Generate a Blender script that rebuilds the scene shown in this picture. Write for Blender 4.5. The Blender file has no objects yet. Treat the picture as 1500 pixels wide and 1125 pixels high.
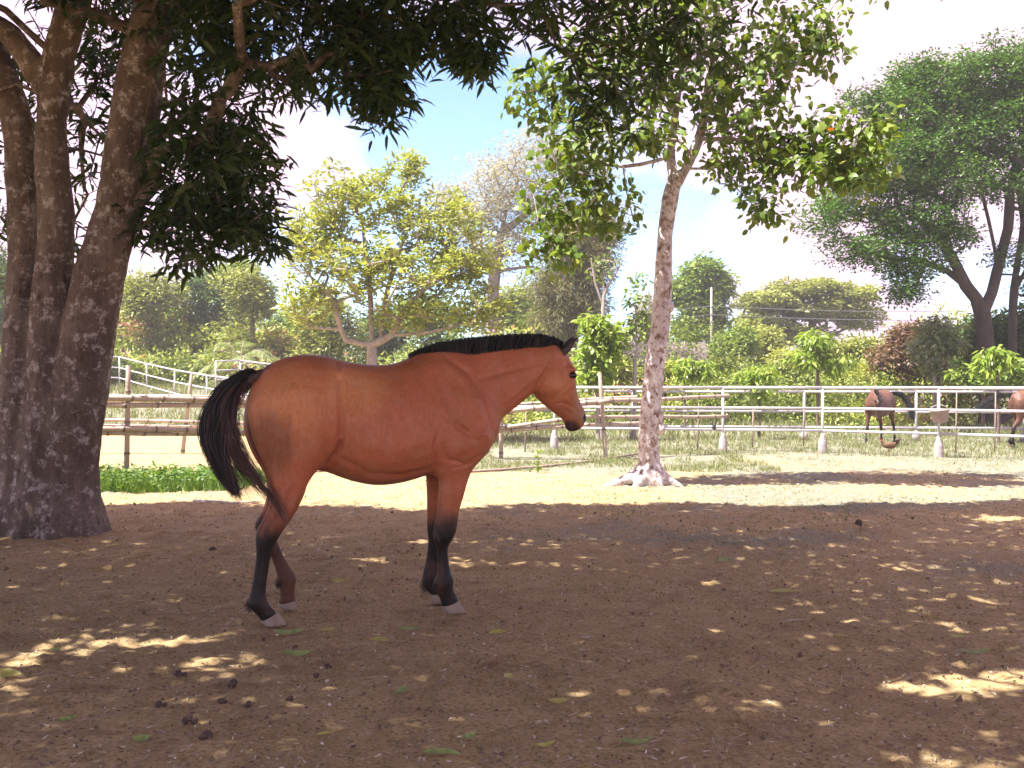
import bpy, math, random
import numpy as np
import openvdb
from mathutils import Vector, Matrix
from mathutils.bvhtree import BVHTree

R = math.radians
random.seed(7)
rs = np.random.RandomState(7)
sc = bpy.context.scene
col = sc.collection

# ------------------------------------------------------------------ camera, sky, sun, exposure
CAM_H = 1.4
F = 1459.0                                   # focal length in units of a 1500 wide frame
cam_d = bpy.data.cameras.new('camera')
cam_d.sensor_width = 36.0
cam_d.lens = 36.0 * F / 1500.0
cam_d.clip_end = 600.0
cam = bpy.data.objects.new('camera', cam_d)
cam.location = (0, 0, CAM_H)
cam.rotation_euler = (R(90), 0, 0)
col.objects.link(cam)
sc.camera = cam

SUN_EL = R(62.0)
SUN_AZ = R(-112.0)                            # measured from +Y towards +X: the sun stands on the left
sun_dir = Vector((math.sin(SUN_AZ) * math.cos(SUN_EL), math.cos(SUN_AZ) * math.cos(SUN_EL), math.sin(SUN_EL)))
sun_d = bpy.data.lights.new('sun', 'SUN')
sun_d.energy = 2.0
sun_d.angle = R(0.55)
sun_d.color = (1.0, 0.95, 0.90)
sun = bpy.data.objects.new('sun', sun_d)
sun.rotation_euler = sun_dir.to_track_quat('Z', 'Y').to_euler()
sun.location = (-20, -2, 40)
col.objects.link(sun)

w = bpy.data.worlds.new('World')
sc.world = w
w.use_nodes = True
nt = w.node_tree
nt.nodes.clear()
N = nt.nodes.new
out = N('ShaderNodeOutputWorld')
sky = N('ShaderNodeTexSky'); sky.sky_type = 'NISHITA'; sky.sun_disc = False
sky.sun_elevation = SUN_EL; sky.sun_rotation = SUN_AZ; sky.air_density = 1.0; sky.dust_density = 0.1; sky.altitude = 2500
bg1 = N('ShaderNodeBackground'); bg1.inputs['Strength'].default_value = 0.098
tint = N('ShaderNodeMix'); tint.data_type = 'RGBA'; tint.blend_type = 'MULTIPLY'; tint.inputs[0].default_value = 1.0; tint.inputs[7].default_value = (0.32, 0.37, 0.42, 1)
nt.links.new(sky.outputs[0], tint.inputs[6]); nt.links.new(tint.outputs[2], bg1.inputs['Color'])
bg2 = N('ShaderNodeBackground'); bg2.inputs['Color'].default_value = (1.0, 0.68, 0.93, 1); bg2.inputs['Strength'].default_value = 0.155
tc = N('ShaderNodeTexCoord'); mp = N('ShaderNodeMapping'); mp.inputs['Scale'].default_value = (1.0, 1.0, 1.9)
mp.inputs['Location'].default_value = (-4.8815, -5.5676, 6.9545)
nt.links.new(tc.outputs['Generated'], mp.inputs['Vector'])
nz = N('ShaderNodeTexNoise'); nz.inputs['Scale'].default_value = 2.3; nz.inputs['Detail'].default_value = 7; nz.inputs['Roughness'].default_value = 0.5
nt.links.new(mp.outputs[0], nz.inputs['Vector'])
rp = N('ShaderNodeValToRGB'); rp.color_ramp.elements[0].position = 0.415; rp.color_ramp.elements[1].position = 0.50
nt.links.new(nz.outputs['Fac'], rp.inputs[0])
mx = N('ShaderNodeMixShader')
nt.links.new(rp.outputs[0], mx.inputs[0]); nt.links.new(bg1.outputs[0], mx.inputs[1]); nt.links.new(bg2.outputs[0], mx.inputs[2])
nt.links.new(mx.outputs[0], out.inputs[0])

sc.view_settings.view_transform = 'Standard'
sc.view_settings.look = 'None'
sc.view_settings.gamma = 1.0
sc.view_settings.use_curve_mapping = False
sc.view_settings.exposure = 3.3
sc.cycles.max_bounces = 8
sc.cycles.diffuse_bounces = 4
sc.cycles.transparent_max_bounces = 8

# ------------------------------------------------------------------ helpers
def tag(o, label=None, cat=None, group=None, kind=None):
    if label: o['label'] = label
    if cat: o['category'] = cat
    if group: o['group'] = group
    if kind: o['kind'] = kind
    return o

def link(name, me, parent=None, loc=None, rot=None):
    o = bpy.data.objects.new(name, me)
    col.objects.link(o)
    if parent is not None: o.parent = parent
    if loc is not None: o.location = loc
    if rot is not None: o.rotation_euler = rot
    return o

def empty(name, loc=(0, 0, 0), rz=0.0):
    return link(name, None, None, loc, (0, 0, rz))

def mesh(name, V, faces, mat=None, smooth=False, attrs=None):
    """faces: list of integer arrays, each (n,3) or (n,4)"""
    me = bpy.data.meshes.new(name)
    V = np.asarray(V, dtype=np.float32).reshape(-1, 3)
    if isinstance(faces, np.ndarray): faces = [faces]
    faces = [np.asarray(f, dtype=np.int32) for f in faces if len(f)]
    me.vertices.add(len(V)); me.vertices.foreach_set('co', V.ravel())
    tot = np.concatenate([np.full(len(f), f.shape[1], np.int32) for f in faces])
    idx = np.concatenate([f.ravel() for f in faces])
    me.loops.add(len(idx)); me.loops.foreach_set('vertex_index', idx)
    me.polygons.add(len(tot))
    st = np.zeros(len(tot), np.int32); st[1:] = np.cumsum(tot)[:-1]
    me.polygons.foreach_set('loop_start', st)
    me.polygons.foreach_set('loop_total', tot)
    if smooth: me.polygons.foreach_set('use_smooth', np.ones(len(tot), bool))
    for k, a in (attrs or {}).items():
        at = me.attributes.new(k, 'FLOAT', 'POINT'); at.data.foreach_set('value', np.asarray(a, np.float32))
    me.update(calc_edges=True)
    me.validate()
    if mat is not None: me.materials.append(mat)
    return me

class MB:
    """collects simple shapes into one mesh"""
    def __init__(s): s.V = []; s.F4 = []; s.F3 = []; s.n = 0
    def add(s, V, F4=None, F3=None):
        V = np.asarray(V, float).reshape(-1, 3)
        if F4 is not None and len(F4): s.F4.append(np.asarray(F4) + s.n)
        if F3 is not None and len(F3): s.F3.append(np.asarray(F3) + s.n)
        s.V.append(V); s.n += len(V)
    def tube(s, pts, rad, k=10, cap=True):
        pts = np.asarray(pts, float); n = len(pts)
        rad = np.broadcast_to(np.asarray(rad, float), (n,))
        T = np.gradient(pts, axis=0); T /= np.linalg.norm(T, axis=1)[:, None] + 1e-9
        ref = np.array([0.31, 0.22, 0.93]) if abs(T[0] @ np.array([0, 0, 1.0])) < 0.8 else np.array([0.93, 0.31, 0.1])
        A = np.cross(T, ref); A /= np.linalg.norm(A, axis=1)[:, None]; B = np.cross(T, A)
        ph = np.arange(k) * 2 * math.pi / k
        V = pts[:, None] + rad[:, None, None] * (A[:, None] * np.cos(ph)[None, :, None] + B[:, None] * np.sin(ph)[None, :, None])
        V = V.reshape(-1, 3)
        i = np.arange(n - 1)[:, None] * k; j = np.arange(k)[None]
        q = np.stack([i + j, i + (j + 1) % k, i + k + (j + 1) % k, i + k + j], -1).reshape(-1, 4)
        f3 = []
        if cap:
            V = np.vstack([V, pts[0], pts[-1]]); c0 = n * k
            f3 = [(c0, (b + 1) % k, b) for b in range(k)] + [(c0 + 1, (n - 1) * k + b, (n - 1) * k + (b + 1) % k) for b in range(k)]
        s.add(V, q, f3)
    def box(s, c, h, rz=0.0):
        c = np.asarray(c, float); h = np.asarray(h, float)
        v = np.array([(x, y, z) for x in (-1, 1) for y in (-1, 1) for z in (-1, 1)], float) * h
        cs, sn = math.cos(rz), math.sin(rz)
        v = np.stack([v[:, 0] * cs - v[:, 1] * sn, v[:, 0] * sn + v[:, 1] * cs, v[:, 2]], 1) + c
        s.add(v, [(0, 1, 3, 2), (4, 6, 7, 5), (0, 4, 5, 1), (2, 3, 7, 6), (0, 2, 6, 4), (1, 5, 7, 3)])
    def lathe(s, c, prof, k=16):
        """prof: list of (radius, z)"""
        pr = np.array(prof, float); ph = np.arange(k) * 2 * math.pi / k
        V = np.stack([pr[:, :1] * np.cos(ph), pr[:, :1] * np.sin(ph), np.repeat(pr[:, 1:], k, 1)], -1).reshape(-1, 3) + np.asarray(c, float)
        n = len(pr); i = np.arange(n - 1)[:, None] * k; j = np.arange(k)[None]
        s.add(V, np.stack([i + j, i + (j + 1) % k, i + k + (j + 1) % k, i + k + j], -1).reshape(-1, 4))
    def mesh(s, name, mat, smooth=True, attrs=None):
        f = []
        if s.F4: f.append(np.concatenate(s.F4))
        if s.F3: f.append(np.concatenate(s.F3))
        return mesh(name, np.concatenate(s.V), f, mat, smooth, attrs)
    def obj(s, name, mat, parent=None, smooth=True, loc=None, rot=None):
        return link(name, s.mesh(name, mat, smooth), parent, loc, rot)

def W(px, py, d):
    """a point of the place seen in direction (px, py) at distance d along the view"""
    return np.array([(px - 750) / F * d, d, CAM_H - (py - 562.5) / F * d])

_tab = np.random.RandomState(3).rand(64, 64, 64).astype(np.float32)
def vnoise(p):
    """smooth 3-D value noise in 0..1, p (...,3)"""
    p = np.asarray(p, float); i = np.floor(p).astype(int); f = p - i; f = f * f * (3 - 2 * f)
    g = lambda a, b, c: _tab[(i[..., 0] + a) & 63, (i[..., 1] + b) & 63, (i[..., 2] + c) & 63]
    fx, fy, fz = f[..., 0], f[..., 1], f[..., 2]
    x00 = g(0,0,0)*(1-fx)+g(1,0,0)*fx; x10 = g(0,1,0)*(1-fx)+g(1,1,0)*fx
    x01 = g(0,0,1)*(1-fx)+g(1,0,1)*fx; x11 = g(0,1,1)*(1-fx)+g(1,1,1)*fx
    return (x00*(1-fy)+x10*fy)*(1-fz)+(x01*(1-fy)+x11*fy)*fz
def fbm(p, o=4):
    p = np.asarray(p, float); s = 0; a = 0.5
    for k in range(o):
        s = s + a * vnoise(p * 2.0**k + 17.3 * k); a *= 0.5
    return s / (1 - 0.5**o)
def sstep(a, b, x):
    t = np.clip((np.asarray(x, float) - a) / (b - a), 0, 1); return t * t * (3 - 2 * t)

# ------------------------------------------------------------------ materials
def new_mat(name):
    m = bpy.data.materials.new(name); m.use_nodes = True
    nt = m.node_tree; nt.nodes.clear()
    o = nt.nodes.new('ShaderNodeOutputMaterial'); b = nt.nodes.new('ShaderNodeBsdfPrincipled')
    nt.links.new(b.outputs[0], o.inputs[0])
    return m, nt, b, o

def coords(nt, scale=(1, 1, 1), kind='Object'):
    t = nt.nodes.new('ShaderNodeTexCoord'); m = nt.nodes.new('ShaderNodeMapping')
    m.inputs['Scale'].default_value = scale
    nt.links.new(t.outputs[kind], m.inputs['Vector'])
    return m.outputs[0]

def noise(nt, vec, scale, detail=5, rough=0.6):
    n = nt.nodes.new('ShaderNodeTexNoise'); n.inputs['Scale'].default_value = scale
    n.inputs['Detail'].default_value = detail; n.inputs['Roughness'].default_value = rough
    nt.links.new(vec, n.inputs['Vector']); return n.outputs['Fac']

def ramp(nt, fac, stops, interp='LINEAR'):
    r = nt.nodes.new('ShaderNodeValToRGB'); r.color_ramp.interpolation = interp
    e = r.color_ramp.elements
    while len(e) < len(stops): e.new(0.5)
    for k, (p, c) in enumerate(stops):
        e[k].position = p
        e[k].color = (c, c, c, 1) if isinstance(c, (int, float)) else (*c, 1)
    nt.links.new(fac, r.inputs[0]); return r.outputs[0]

def mixc(nt, fac, a, b, mode='MIX'):
    m = nt.nodes.new('ShaderNodeMix'); m.data_type = 'RGBA'; m.blend_type = mode
    for k, v in ((0, fac), (6, a), (7, b)):
        if isinstance(v, (int, float)): m.inputs[k].default_value = v
        elif isinstance(v, tuple): m.inputs[k].default_value = (*v, 1)
        else: nt.links.new(v, m.inputs[k])
    return m.outputs[2]

def attr(nt, name):
    a = nt.nodes.new('ShaderNodeAttribute'); a.attribute_name = name; return a.outputs['Fac']

def math_n(nt, op, a, b=None):
    m = nt.nodes.new('ShaderNodeMath'); m.operation = op
    for k, v in ((0, a), (1, b)):
        if v is None: continue
        if isinstance(v, (int, float)): m.inputs[k].default_value = v
        else: nt.links.new(v, m.inputs[k])
    return m.outputs[0]

def bump(nt, b, h, strength=0.3, dist=0.01, prev=None):
    n = nt.nodes.new('ShaderNodeBump'); n.inputs['Strength'].default_value = strength; n.inputs['Distance'].default_value = dist
    nt.links.new(h, n.inputs['Height'])
    if prev is not None: nt.links.new(prev, n.inputs['Normal'])
    nt.links.new(n.outputs[0], b.inputs['Normal']); return n.outputs[0]

def leaf_mat(name, stops, transl=0.35, rough=0.45, tint=None):
    m, nt, b, o = new_mat(name)
    c = ramp(nt, attr(nt, 'rnd'), stops)
    nt.links.new(c, b.inputs['Base Color'])
    b.inputs['Roughness'].default_value = rough
    b.inputs['Specular IOR Level'].default_value = 0.4
    t = nt.nodes.new('ShaderNodeBsdfTranslucent')
    c2 = mixc(nt, 1.0, c, tint or (1.0, 1.0, 0.45), 'MULTIPLY')
    nt.links.new(c2, t.inputs[0])
    ms = nt.nodes.new('ShaderNodeMixShader'); ms.inputs[0].default_value = transl
    nt.links.new(b.outputs[0], ms.inputs[1]); nt.links.new(t.outputs[0], ms.inputs[2]); nt.links.new(ms.outputs[0], o.inputs[0])
    return m

def plain_mat(name, c, rough=0.7, var=0.25, scale=8.0, bmp=0.3, metal=0.0, stretch=(1, 1, 1)):
    m, nt, b, o = new_mat(name)
    v = coords(nt, stretch)
    f = noise(nt, v, scale, 6)
    lo = tuple(x * (1 - var) for x in c); hi = tuple(min(1, x * (1 + var)) for x in c)
    nt.links.new(ramp(nt, f, [(0.3, lo), (0.7, hi)]), b.inputs['Base Color'])
    b.inputs['Roughness'].default_value = rough; b.inputs['Metallic'].default_value = metal
    if bmp: bump(nt, b, noise(nt, v, scale * 4, 6), bmp, 0.01)
    return m

# ------------------------------------------------------------------ sculpting by level sets
class Sec:
    """one cross-section: A and B are its two ends in the plane of symmetry, w its half width"""
    __slots__ = ('A', 'B', 'w', 'egg', 'side')
    def __init__(s, A, B, w, egg=0.0, yaw=0.0):
        s.A = np.array(A, float); s.B = np.array(B, float); s.w = w; s.egg = egg
        s.side = np.array([math.sin(yaw), math.cos(yaw), 0.0])
    def moved(s, f, scale=1.0):
        r = Sec(f(s.A), f(s.B), s.w * scale, s.egg); c = (s.A + s.B) / 2
        d = f(c + s.side * 0.01) - f(c); r.side = d / np.linalg.norm(d); return r

def resample(secs, m):
    """smooth interpolation (Catmull-Rom) through the sections"""
    P = np.array([np.concatenate([s.A, s.B, [s.w, s.egg], s.side]) for s in secs])
    P = np.vstack([2 * P[0] - P[1], P, 2 * P[-1] - P[-2]])
    outp = []
    for i in range(1, len(P) - 2):
        for t in np.arange(m) / m:
            outp.append(0.5 * ((2 * P[i]) + (-P[i-1] + P[i+1]) * t + (2*P[i-1] - 5*P[i] + 4*P[i+1] - P[i+2]) * t*t + (-P[i-1] + 3*P[i] - 3*P[i+1] + P[i+2]) * t**3))
    outp.append(P[-2])
    return np.array(outp)

def loft(secs, cap0=0.3, cap1=0.3, n=26, m=4):
    P = resample(secs, m)
    rows = []
    def ring(p, sc=1.0, off=0.0):
        A, B, wd, eg, sd = p[:3], p[3:6], p[6], p[7], p[8:11] / np.linalg.norm(p[8:11])
        C = (A + B) / 2; H = (A - B) / 2
        ph = np.arange(n) * 2 * math.pi / n; c = np.cos(ph); s = np.sin(ph)
        return C + off + sc * (H[None] * c[:, None] + sd[None] * (max(wd, 0.004) * s * (1 - eg * c))[:, None])
    def capring(p, q, L):
        c0 = (p[:3] + p[3:6]) / 2; c1 = (q[:3] + q[3:6]) / 2
        d = (c0 - c1); d /= np.linalg.norm(d) + 1e-9
        size = np.linalg.norm(p[:3] - p[3:6]) / 2
        return [ring(p, math.cos(a), d * L * size * math.sin(a)) for a in (1.35, 1.0, 0.65, 0.32)]
    rows += capring(P[0], P[1], cap0)
    rows += [ring(p) for p in P]
    rows += capring(P[-1], P[-2], cap1)[::-1]
    V = np.concatenate(rows); k = len(rows)
    i = np.arange(k - 1)[:, None] * n; j = np.arange(n)[None]
    q = np.stack([i + j, i + (j + 1) % n, i + n + (j + 1) % n, i + n + j], -1).reshape(-1, 4)
    tris = np.concatenate([q[:, [0, 1, 2]], q[:, [0, 2, 3]]])
    V = np.vstack([V, rows[0].mean(0), rows[-1].mean(0)])
    t0 = [(len(V) - 2, (b + 1) % n, b) for b in range(n)]
    t1 = [(len(V) - 1, (k - 1) * n + b, (k - 1) * n + (b + 1) % n) for b in range(n)]
    return V, np.concatenate([tris, np.array(t0 + t1)])

class Sculpt:
    def __init__(s, lo, hi, vox):
        s.lo = np.array(lo, float); s.vox = vox
        s.dim = np.ceil((np.array(hi) - s.lo) / vox).astype(int)
        s.bg = 9 * vox
        s.A = np.full(tuple(s.dim), s.bg, np.float32)
        s.ax = [s.lo[k] + np.arange(s.dim[k]) * vox for k in range(3)]
    def add_mesh(s, V, T, k=0.03):
        tr = openvdb.createLinearTransform(voxelSize=s.vox)
        g = openvdb.FloatGrid.createLevelSetFromPolygons(((V - s.lo)).astype(np.float32), triangles=T.astype(np.uint32), transform=tr, halfWidth=9.0)
        a = np.full(tuple(s.dim), s.bg, np.float32)
        g.copyToArray(a, ijk=(0, 0, 0))
        s.A = s.smin(s.A, a, k)
    @staticmethod
    def smin(a, b, k):
        h = np.clip(k - np.abs(a - b), 0, None) / k
        return np.minimum(a, b) - h * h * k * 0.25
    def loft(s, secs, k=0.03, **kw): s.add_mesh(*loft(secs, **kw), k=k)
    def _box(s, c, r):
        i0 = np.clip(((c - r - s.lo) / s.vox).astype(int), 0, s.dim - 1); i1 = np.clip(((c + r - s.lo) / s.vox).astype(int) + 2, 1, s.dim)
        sl = tuple(slice(a, b) for a, b in zip(i0, i1))
        X, Y, Z = np.meshgrid(*[s.ax[k][sl[k]] for k in range(3)], indexing='ij')
        return sl, X, Y, Z
    def ell(s, c, r, k=0.03, rot=0.0, sub=False, yaw=0.0):
        """ellipsoid; rot turns it in the x-z plane"""
        c = np.array(c, float); r = np.array(r, float)
        sl, X, Y, Z = s._box(c, np.full(3, r.max() + 3 * k + 0.01))
        x, y, z = X - c[0], Y - c[1], Z - c[2]
        if yaw: cy, sy = math.cos(yaw), math.sin(yaw); x, y = x * cy + y * sy, -x * sy + y * cy
        cs, sn = math.cos(rot), math.sin(rot); x, z = x * cs + z * sn, -x * sn + z * cs
        q = np.sqrt((x / r[0])**2 + (y / r[1])**2 + (z / r[2])**2); q2 = np.sqrt((x / r[0]**2)**2 + (y / r[1]**2)**2 + (z / r[2]**2)**2) + 1e-9
        d = (q * (q - 1) / q2).astype(np.float32)
        s.A[sl] = -s.smin(-s.A[sl], d, k) if sub else s.smin(s.A[sl], d, k)
    def cap(s, a, b, r0, r1=None, k=0.02, sub=False):
        r1 = r0 if r1 is None else r1
        a = np.array(a, float); b = np.array(b, float); c = (a + b) / 2
        sl, X, Y, Z = s._box(c, np.abs(b - a) / 2 + max(r0, r1) + 3 * k)
        P = np.stack([X, Y, Z], -1) - a; d = b - a
        t = np.clip((P @ d) / (d @ d + 1e-9), 0, 1)
        dd = (np.linalg.norm(P - t[..., None] * d, axis=-1) - (r0 + (r1 - r0) * t)).astype(np.float32)
        s.A[sl] = -s.smin(-s.A[sl], dd, k) if sub else s.smin(s.A[sl], dd, k)
    def blur(s, n=1):
        for _ in range(n):
            for ax in range(3):
                a = s.A; b = a.copy()
                sl = [slice(None)] * 3; lo = list(sl); hi = list(sl); mid = list(sl)
                lo[ax] = slice(0, -2); hi[ax] = slice(2, None); mid[ax] = slice(1, -1)
                b[tuple(mid)] = 0.25 * a[tuple(lo)] + 0.5 * a[tuple(mid)] + 0.25 * a[tuple(hi)]
                s.A = b
    def poly(s):
        g = openvdb.FloatGrid(s.bg); g.copyFromArray(s.A)
        g.transform = openvdb.createLinearTransform(voxelSize=s.vox)
        pts, tris, quads = g.convertToPolygons(isovalue=0.0, adaptivity=0.0)
        V = np.array(pts) + s.lo
        f = [np.array(quads)[:, ::-1]] if len(quads) else []
        if len(tris): f.append(np.array(tris)[:, ::-1])
        return V, f
# ------------------------------------------------------------------ horses
HY = R(14.0); HO = np.array([-0.90, 6.05])          # main horse: heading and place
hh = np.array([math.cos(HY), math.sin(HY)]); hn = np.array([math.sin(HY), -math.cos(HY)])
def HP(px, py, s=0.0):
    """a traced outline point, read on the upright plane s metres to the near side of the horse's midline; (x, y, z) in the horse's own metres"""
    dx = (px - 750) / F; dz = -(py - 562.5) / F
    t = (s + HO @ hn) / (dx * hn[0] + hn[1])
    p = np.array([t * dx, t]) - HO
    return np.array([p @ hh, -s, CAM_H + t * dz])
def hs(a, b, w, s=0.0, egg=0.0, yaw=0.0): return Sec(HP(*a, s), HP(*b, s), w, egg, yaw)

torso = [hs((377,553),(372,628),.11), hs((390,537),(384,668),.20), hs((415,525.5),(413,680),.255), hs((445,520),(446,686),.275,egg=-.05),
    hs((476,522),(478,691),.285,egg=-.03), hs((500,529),(500,699),.285,egg=.05), hs((525,533),(524,706),.30,egg=.12), hs((552,535),(550,710),.31,egg=.15),
    hs((578,532.5),(576,708.5),.31,egg=.2), hs((602,524),(601,703),.29,egg=.3), hs((628,519.5),(628,695),.26,egg=.38), hs((655,520),(655,692),.235,egg=.3),
    hs((680,530),(680,688),.215,egg=.15), hs((700,552),(698,679),.18), hs((713,580),(710,664),.145), hs((719,602),(717,648),.10)]
neck = [hs((612,523),(708,656),.15,egg=.35), hs((645,519),(722,632),.13,egg=.3), hs((680,517.5),(729,617),.110,-.01,.25), hs((715,513),(748,602),.095,-.02,.2),
    hs((750,509),(766,587),.083,-.04,.1,-.08), hs((783,506),(781,574),.078,-.07,0,-.15), hs((808,507),(790,560),.075,-.09,0,-.2)]
YH = -.27
head = [hs((813,508),(788,540),.072,-.085,0,YH), hs((827,515),(783,556),.082,-.095,0,YH), hs((835,530),(780,571),.092,-.105,0,YH), hs((841,547),(785,580),.095,-.115,.05,YH),
    hs((842.5,562),(795,591),.078,-.125,.1,YH), hs((845,577),(808,602),.060,-.13,.1,YH), hs((851,592),(818,610),.050,-.14,0,YH), hs((857,605),(826,616.5),.050,-.145,0,YH),
    hs((858,614),(828,624),.048,-.15,0,YH), hs((854,622),(832,629.5),.040,-.15,0,YH)]
hind_near = [hs((470,610),(368,600),.13,.12), hs((474,642),(370,634),.125,.14), hs((470,672),(382,668),.105,.155), hs((459,694),(394,698),.08,.165), hs((448,713),(397,722),.064,.17),
    hs((437,742),(393,745),.052,.17), hs((425,762),(383,766),.046,.17), hs((415,776),(376.5,777),.044,.17), hs((406,790),(375,793),.042,.17), hs((399,804),(376,806),.035,.17),
    hs((395,822),(375,822),.026,.17), hs((391,847),(371,850),.0235,.17), hs((389,868),(366.5,872),.028,.17), hs((391.5,880),(363.5,885),.037,.17), hs((396,889),(371,895),.032,.17),
    hs((401,894),(379,903),.028,.17), hs((405,898),(383,910),.031,.17)]
hind_far = [hs((425,590),(362,584),.12,-.13), hs((430,640),(357,625),.115,-.14), hs((428,672),(370,664),.10,-.15), hs((424,700),(388,694),.075,-.16), hs((420,722),(392,720),.06,-.16),
    hs((414,745),(386,745),.05,-.16), hs((408,762),(375,764),.045,-.16), hs((404,777),(374,774),.043,-.16), hs((405,790),(384,788),.038,-.16), hs((410,803),(391,800),.031,-.16),
    hs((418,820),(398,817),.027,-.16), hs((427,834),(404,834),.028,-.16), hs((433.5,846),(408,850),.034,-.16), hs((432,859),(410,860),.032,-.16), hs((431.5,870),(411,872),.028,-.16), hs((432.5,881),(408,885),.031,-.16)]
fore_near = [hs((716,600),(655,590),.06,.14), hs((717,635),(645,635),.085,.13), hs((708,662),(638,668),.088,.125), hs((694,680),(640,688),.074,.125), hs((685,700),(644,703),.058,.125),
    hs((678,725),(643.5,725),.048,.13), hs((671,749),(642,749),.037,.13), hs((669,763),(639,765),.040,.13), hs((666.5,778),(637,776),.043,.13), hs((661,790),(636,789),.040,.13),
    hs((655,801),(640.5,801),.028,.13), hs((655,813),(642,812),.0225,.13), hs((656.4,825),(642.5,825),.0225,.13), hs((659,839),(640.5,841),.027,.13), hs((663,850),(636.5,856),.036,.13),
    hs((662,861),(640,866),.032,.13), hs((666,870),(646,878),.027,.13), hs((670.5,880),(648.5,888),.030,.13)]
fore_far = [hs((700,620),(650,620),.06,-.12), hs((680,655),(628,655),.075,-.12), hs((665,690),(626,694),.06,-.13), hs((659,724),(627,724),.046,-.15), hs((654,750),(627.3,750),.04,-.165),
    hs((651,774),(627.3,775),.04,-.175), hs((648,789),(629,789),.036,-.18), hs((643.5,809),(627.5,809),.026,-.185), hs((641,824),(625,824),.025,-.19), hs((641,838),(621,840),.029,-.19),
    hs((641,850),(620,855),.034,-.19), hs((644,862),(625.5,862),.030,-.19), hs((649,870),(631,869),.028,-.19)]

def y0(n): return n * np.array([1, 1, 1])
def paint(V, legs_black):
    """coat marks: how dark and how tan the coat is at each point"""
    return None

def sculpt_horse(torso, neck, head, legs, vox, extra=None, kk=1.0):
    S = Sculpt((-1.25, -0.42, -0.06), (1.75, 0.40, 1.85), vox)
    S.loft(torso, k=.02, cap0=.35, cap1=.4)
    S.loft(neck, k=.10 * kk, cap0=.1, cap1=.4)
    S.loft(head, k=.045 * kk, cap0=.5, cap1=.45)
    for k_, l in enumerate(legs): S.loft(l, k=.07 * kk if k_ != 1 else .06 * kk, cap0=.5, cap1=.1)
    if extra: extra(S)
    S.blur(1 if vox > .01 else 2)
    V, f = S.poly()
    return V, f

def main_muscles(S):
    E = S.ell; C = S.cap
    E(HP(425,600,.10), (.20,.15,.17), .08); E(HP(452,664,.18), (.08,.07,.09), .06, rot=-.5)
    E(HP(425,712,.165), (.07,.05,.09), .03, rot=.5)
    E(HP(672,640,.12), (.13,.10,.12), .06, rot=.3)
    # jaw, cheek, brow, nostril, chin
    E(HP(804,562,-.06), (.080,.032,.070), .025, yaw=YH)
    E(HP(837,541,-.045), (.035,.022,.020), .015, yaw=YH)
    E(HP(839.5,549.5,-.025), (.018,.012,.012), .008, sub=True, yaw=YH)
    E(HP(849,612,-.105), (.028,.02,.018), .015, rot=.9, yaw=YH)
    E(HP(856.5,611,-.115), (.022,.016,.014), .006, rot=.9, sub=True, yaw=YH)
    C(HP(843.5,615,-.088), HP(846,636,-.095), .0035, .006, .007, sub=True); C(HP(846,636,-.10), HP(846.5,637,-.2), .006, .006, .007, sub=True)
    E(HP(836,625,-.14), (.036,.034,.026), .012, yaw=YH)
    # knees, hocks, tendons
    E(HP(651,779,.13), (.048,.044,.050), .02); E(HP(641,786,.13), (.02,.02,.03), .015)
    E(HP(392,783,.17), (.052,.042,.05), .02, rot=-.5)
    C(HP(371,572,0), HP(372,640,0), .022, .03, .03, sub=True); C(HP(372,640,0), HP(384,690,0), .03, .04, .03, sub=True)
    C(HP(646,806,.162), HP(647,842,.160), .006, .006, .012, sub=True)
    C(HP(381,806,.203), HP(376,862,.200), .006, .006, .012, sub=True)

def vnormals(V, f):
    n = np.zeros_like(V)
    for ff in f:
        a, b, c = V[ff[:, 0]], V[ff[:, 1]], V[ff[:, 2]]
        m_ = np.cross(b - a, c - a)
        for k in range(ff.shape[1]): np.add.at(n, ff[:, k], m_)
    return n / (np.linalg.norm(n, axis=1)[:, None] + 1e-12)

def relief(V, f, near, lines, blobs):
    """low muscle relief pressed into one side of the body; positions in the x-z plane"""
    n = vnormals(V, f)
    if n[np.argmax(V[:, 2])][2] < 0: n = -n
    side = (-V[:, 1] if near else V[:, 1])
    w = sstep(.15, .6, np.where(near, -n[:, 1], n[:, 1])) * sstep(-.17, -.10, side)
    d = np.zeros(len(V)); X = V[:, [0, 2]]
    for pts, wd, amp in lines:
        P = np.array(pts)[:, [0, 2]]; best = np.full(len(V), 9.0); tt = np.zeros(len(V)); L = len(P) - 1
        for k in range(L):
            e = P[k+1] - P[k]; t = np.clip(((X - P[k]) @ e) / (e @ e), 0, 1)
            q = np.linalg.norm(X - P[k] - t[:, None] * e, axis=1); m_ = q < best
            best[m_] = q[m_]; tt[m_] = ((k + t) / L)[m_]
        d += amp * np.exp(-(best / wd)**2) * np.sqrt(np.clip(np.sin(np.pi * np.clip(tt, .06, .94)), 0, 1))
    for c, rx, rz, rot, amp in blobs:
        x = X - np.array(c)[[0, 2]]; cs, sn = math.cos(rot), math.sin(rot)
        u_ = (x[:, 0] * cs + x[:, 1] * sn) / rx; v_ = (-x[:, 0] * sn + x[:, 1] * cs) / rz
        d += amp * np.exp(-(u_**2 + v_**2)**1.3)
    return V + n * (d * w * 2.1)[:, None]

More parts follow.
